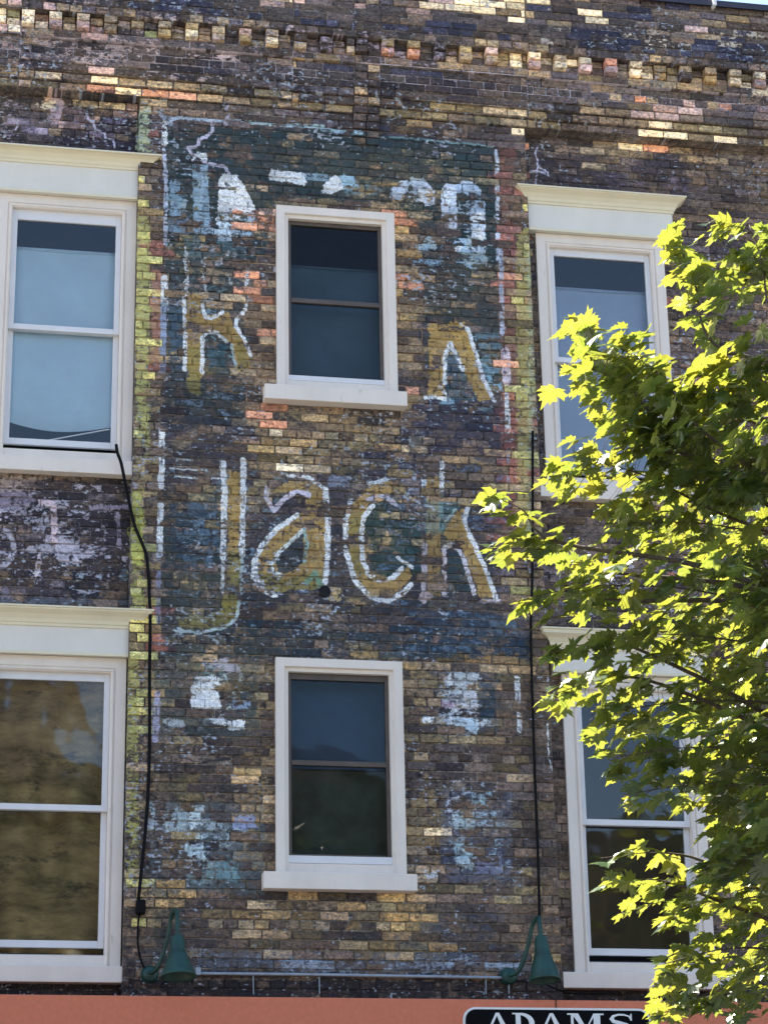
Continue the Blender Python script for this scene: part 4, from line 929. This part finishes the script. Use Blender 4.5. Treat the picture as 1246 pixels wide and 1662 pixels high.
# ------------------------------------------------------------------ the maple
def leaf_mat():
    m, n, p = new_mat('maple_leaf'); n.nodes.remove(p); out = n.nodes['Material Output']
    oi = n.nodes.new('ShaderNodeObjectInfo'); at = n.nodes.new('ShaderNodeAttribute'); at.attribute_name = 'Col'
    g = n.nodes.new('ShaderNodeNewGeometry'); t = noise_node(n, 40, 4, .6, g.outputs['Position'])
    t0 = noise_node(n, 5, 2, .5, g.outputs['Position'])
    k = ramp(n, t.outputs[0], [(.3, (.75, .8, .7)), (.7, (1.15, 1.1, 1.1))])
    k0 = ramp(n, t0.outputs[0], [(.35, (.8, .9, .9)), (.65, (1.2, 1.08, 1.0))])
    def c(base):
        a = mixc(n, 'MULTIPLY', 1.0, base, k.outputs[0]); return mixc(n, 'MULTIPLY', 1.0, a, k0.outputs[0])
    d = n.nodes.new('ShaderNodeBsdfDiffuse'); n.links.new(c((.022, .048, .020)), d.inputs[0])
    tr = n.nodes.new('ShaderNodeBsdfTranslucent'); n.links.new(c((.168, .178, .024)), tr.inputs[0])
    ad = n.nodes.new('ShaderNodeAddShader'); n.links.new(d.outputs[0], ad.inputs[0]); n.links.new(tr.outputs[0], ad.inputs[1])
    gl = n.nodes.new('ShaderNodeBsdfGlossy'); gl.inputs['Roughness'].default_value = .27; gl.inputs[0].default_value = (1, 1, 1, 1)
    mx = n.nodes.new('ShaderNodeMixShader'); mx.inputs[0].default_value = .09
    n.links.new(ad.outputs[0], mx.inputs[1]); n.links.new(gl.outputs[0], mx.inputs[2]); n.links.new(mx.outputs[0], out.inputs[0]); return m
LEAF = leaf_mat()
half = [(.00, .00), (.10, -.10), (.30, -.16), (.27, -.04), (.50, .02), (.42, .13), (.56, .30), (.38, .27), (.26, .30), (.34, .47), (.22, .50), (.20, .62), (.10, .60), (.0, .86)]
def leaf_geo(fold, droop, r):
    pts = [(x*1.08*(1+r.uniform(-.10, .10)), y*(1+r.uniform(-.08, .08))) for x, y in half]
    right = pts; left = [(-x*(1+r.uniform(-.08, .08)), y) for x, y in pts[1:-1]][::-1]
    ring = right+left
    vs = [(0, .22, 0)]+[(x, y, abs(x)*fold - droop*(y*y*.7+x*x) + (.0 if abs(x) < .05 else r.uniform(-.02, .02))) for x, y in ring]
    n = len(ring); fs = [(0, 1+i, 1+(i+1) % n) for i in range(n)]
    return vs, fs
LG = [leaf_geo(RND.uniform(-.05, .4), RND.uniform(.1, .7), RND) for _ in range(8)]
LM = []
for vs, fs in LG:
    me = bpy.data.meshes.new('leaf'); me.from_pydata(vs, [], fs); me.materials.append(LEAF); LM.append(me)
leaves = []      # (position, quaternion, size, kind)
twigs = MB(); boughs = []
TX, TY = 5.15, -6.3
def at(px, py, d):
    x, z = on_plane(px, py, d); return Vector((x, -d, z))
SPR = [  # base px, tip px, radius px, leaves, distance in front of the wall
 ((1160, 560), (1095, 388), 34, 30, 6.4), ((1260, 520), (1215, 365), 38, 34, 6.6), ((1110, 740), (930, 530), 44, 52, 6.0), ((1090, 690), (940, 590), 40, 34, 6.2),
 ((1140, 700), (1020, 570), 38, 30, 6.3), ((1230, 690), (1010, 690), 52, 52, 6.2), ((1290, 640), (1130, 610), 36, 26, 6.5), ((1160, 830), (920, 740), 52, 60, 5.9), 
 ((1280, 800), (1060, 730), 60, 60, 6.2), ((1290, 880), (980, 850), 55, 60, 6.0), ((905, 880), (790, 805), 26, 12, 5.7), ((1000, 930), (790, 890), 28, 20, 5.7), ((1010, 975), (840, 975), 22, 14, 5.8),
 ((1290, 990), (900, 950), 52, 62, 6.1), ((1290, 1070), (1000, 1030), 48, 50, 6.2), ((1050, 1060), (890, 1060), 20, 12, 5.8), ((1070, 1110), (890, 1130), 30, 20, 5.8),
 ((1290, 1150), (960, 1160), 44, 46, 6.1), ((1290, 1230), (990, 1230), 42, 38, 6.2), ((1290, 1290), (1010, 1290), 30, 22, 6.3), ((1290, 1180), (1200, 1420), 52, 56, 6.5),
 ((1170, 1410), (975, 1393), 12, 7, 5.7), ((1160, 1460), (975, 1432), 14, 9, 5.8), ((1270, 1450), (1000, 1485), 16, 9, 5.9), ((1290, 1470), (1090, 1480), 42, 34, 6.0), ((1290, 1400), (1140, 1410), 46, 30, 6.3),
 ((1290, 1550), (1075, 1565), 36, 30, 6.0), ((1290, 1630), (1080, 1630), 34, 28, 6.0), ((1330, 1100), (1230, 900), 60, 60, 6.6), ((1330, 760), (1180, 760), 60, 50, 6.6),
 ((1300, 1330), (1200, 1240), 46, 40, 5.8), ((1330, 1000), (1110, 1010), 60, 90, 5.0), ((1330, 1120), (1120, 1130), 62, 95, 4.9), ((1340, 1240), (1130, 1260), 60, 90, 4.9), ((1340, 1350), (1170, 1380), 60, 85, 5.0), ((1340, 1460), (1200, 1480), 50, 40, 5.0), ((1330, 880), (1120, 900), 55, 50, 5.1), ((1340, 1570), (1190, 1600), 50, 36, 5.1), ((1300, 560), (1190, 650), 40, 26, 6.6), ((1310, 440), (1230, 470), 36, 24, 6.5)]
# the rest of the crown, out of the frame to the right and below
for k in range(26):
    a = RND.uniform(-1.3, 1.35); rr = RND.uniform(.3, 1); px = 1400+RND.uniform(-60, 620); py = 1000+RND.uniform(-700, 900)
    SPR.append(((1560, 1100), (px, py), 85, 40, RND.uniform(5.0, 8.2)))
def add_leaf(p, out_dir, size):
    # blade hangs out from the twig, upper face to the sky, tip drooping
    yaw = math.atan2(out_dir.y, out_dir.x)+RND.gauss(0, .7)
    pitch = -RND.gauss(.24, .22); roll = RND.gauss(0, .30)
    d = Vector((math.cos(yaw)*math.cos(pitch), math.sin(yaw)*math.cos(pitch), math.sin(pitch)))
    nrm = Vector((0, 0, 1)) + Vector((-.12, .26, 0)); nrm = (nrm - d*nrm.dot(d)).normalized(); nrm = Quaternion(d, roll) @ nrm
    xax = d.cross(nrm).normalized(); R = Matrix((xax, d, nrm)).transposed()
    leaves.append((p, R, size, RND.randrange(8)))
nodes_hub = [Vector((TX-.2, TY, 2.6)), Vector((TX-.5, TY+.1, 3.6)), Vector((TX-.6, TY, 4.6)), Vector((TX-.5, TY, 5.6)), Vector((TX-.4, TY, 6.5))]
for (bpx, tpx, rr, n, d) in SPR:
    n = int(n*(1.3 if rr < 30 else 1.75))
    a = at(*bpx, d+RND.uniform(-.1, .1)); b = at(*tpx, d+RND.uniform(-.25, .1)); R_ = rr/3805*(16-d)
    hub = min(nodes_hub, key=lambda h: abs(h.z-(a.z-.7)))
    mid = a.lerp(b, .5)+Vector((0, 0, .05))
    path = smooth_path([hub, hub.lerp(a, .55)+Vector((0, 0, .12)), a, mid, b], 5)
    rs = [max(.0022, .020*(1-i/(len(path)-1))**1.3) for i in range(len(path))]
    boughs.append((path, rs))
    for k in range(n):
        t = (k+.5)/n; t = t**.85
        c = a.lerp(b, t)+Vector((0, 0, .05*math.sin(math.pi*t)))
        ang = RND.uniform(0, 6.283); r2 = R_*math.sqrt(RND.random())*(1.0-.35*t)
        ax_ = (b-a).normalized(); s1 = ax_.cross(Vector((0, 0, 1))).normalized(); s2 = ax_.cross(s1)
        off = (s1*math.cos(ang)*(2.2 if rr < 30 else 4.6)+s2*math.sin(ang)*(.75+.5*RND.random()))*r2
        p = c+off
        if RND.random() < .8: twigs.tube([c-ax_*.03, c+off*.5+Vector((0, 0, .01)), p], [.0016, .0012, .0009], 4, cap=False)
        od = (off.normalized()*.8+ax_*.8+Vector((-.15, .0, 0)))
        add_leaf(p, od, RND.triangular(.055, .17, .115)*(1.0 if rr < 80 else 1.1))
T = tag(empty('maple_tree', (TX, TY, 0)), 'sunlit maple tree with bright yellow green leaves in front of the right windows', 'tree')
def tpart(o): o.parent = T; o.matrix_parent_inverse = Matrix.Identity(4); o.location = Vector(o.location)-T.location; return o
m = MB(); m.tube([(TX, TY, -.02), (TX+.03, TY, 1.2), (TX-.02, TY+.02, 2.4), nodes_hub[1], nodes_hub[2], nodes_hub[3], nodes_hub[4]], [.15, .115, .10, .075, .055, .04, .02], 12)
tpart(m.build('trunk', BARK, smooth=True))
for path, rs in boughs:
    m = MB(); m.tube(path, rs, 6); tpart(m.build('branch', BARK, smooth=True))
tw = tpart(twigs.build('twigs', BARK)); tag(tw, kind='stuff')
def shows(l):
    v = l[0]-EYE; d = v.dot(FW); px = 623+FPX*v.dot(RT)/d; py = 831-FPX*v.dot(UP)/d
    if not (0 < px < 1246 and 0 < py < 1662): return -1
    return l[2]/d*abs(v.normalized().dot(l[1].col[2]))
order = sorted(range(len(leaves)), key=lambda i: -shows(leaves[i])); big = set(order[:300])
lm = MB()
for i, (p, R, s, k) in enumerate(leaves):
    if i in big:
        o = bpy.data.objects.new('leaf', LM[k]); C.objects.link(o); o.parent = T
        o.matrix_local = Matrix.Translation(p-T.location) @ R.to_4x4() @ Matrix.Scale(s, 4)
    else:
        vs, fs = LG[k]; lm.add([p+R @ (Vector(v)*s) for v in vs], fs)
lo = tpart(lm.build('foliage', LEAF)); tag(lo, kind='stuff')
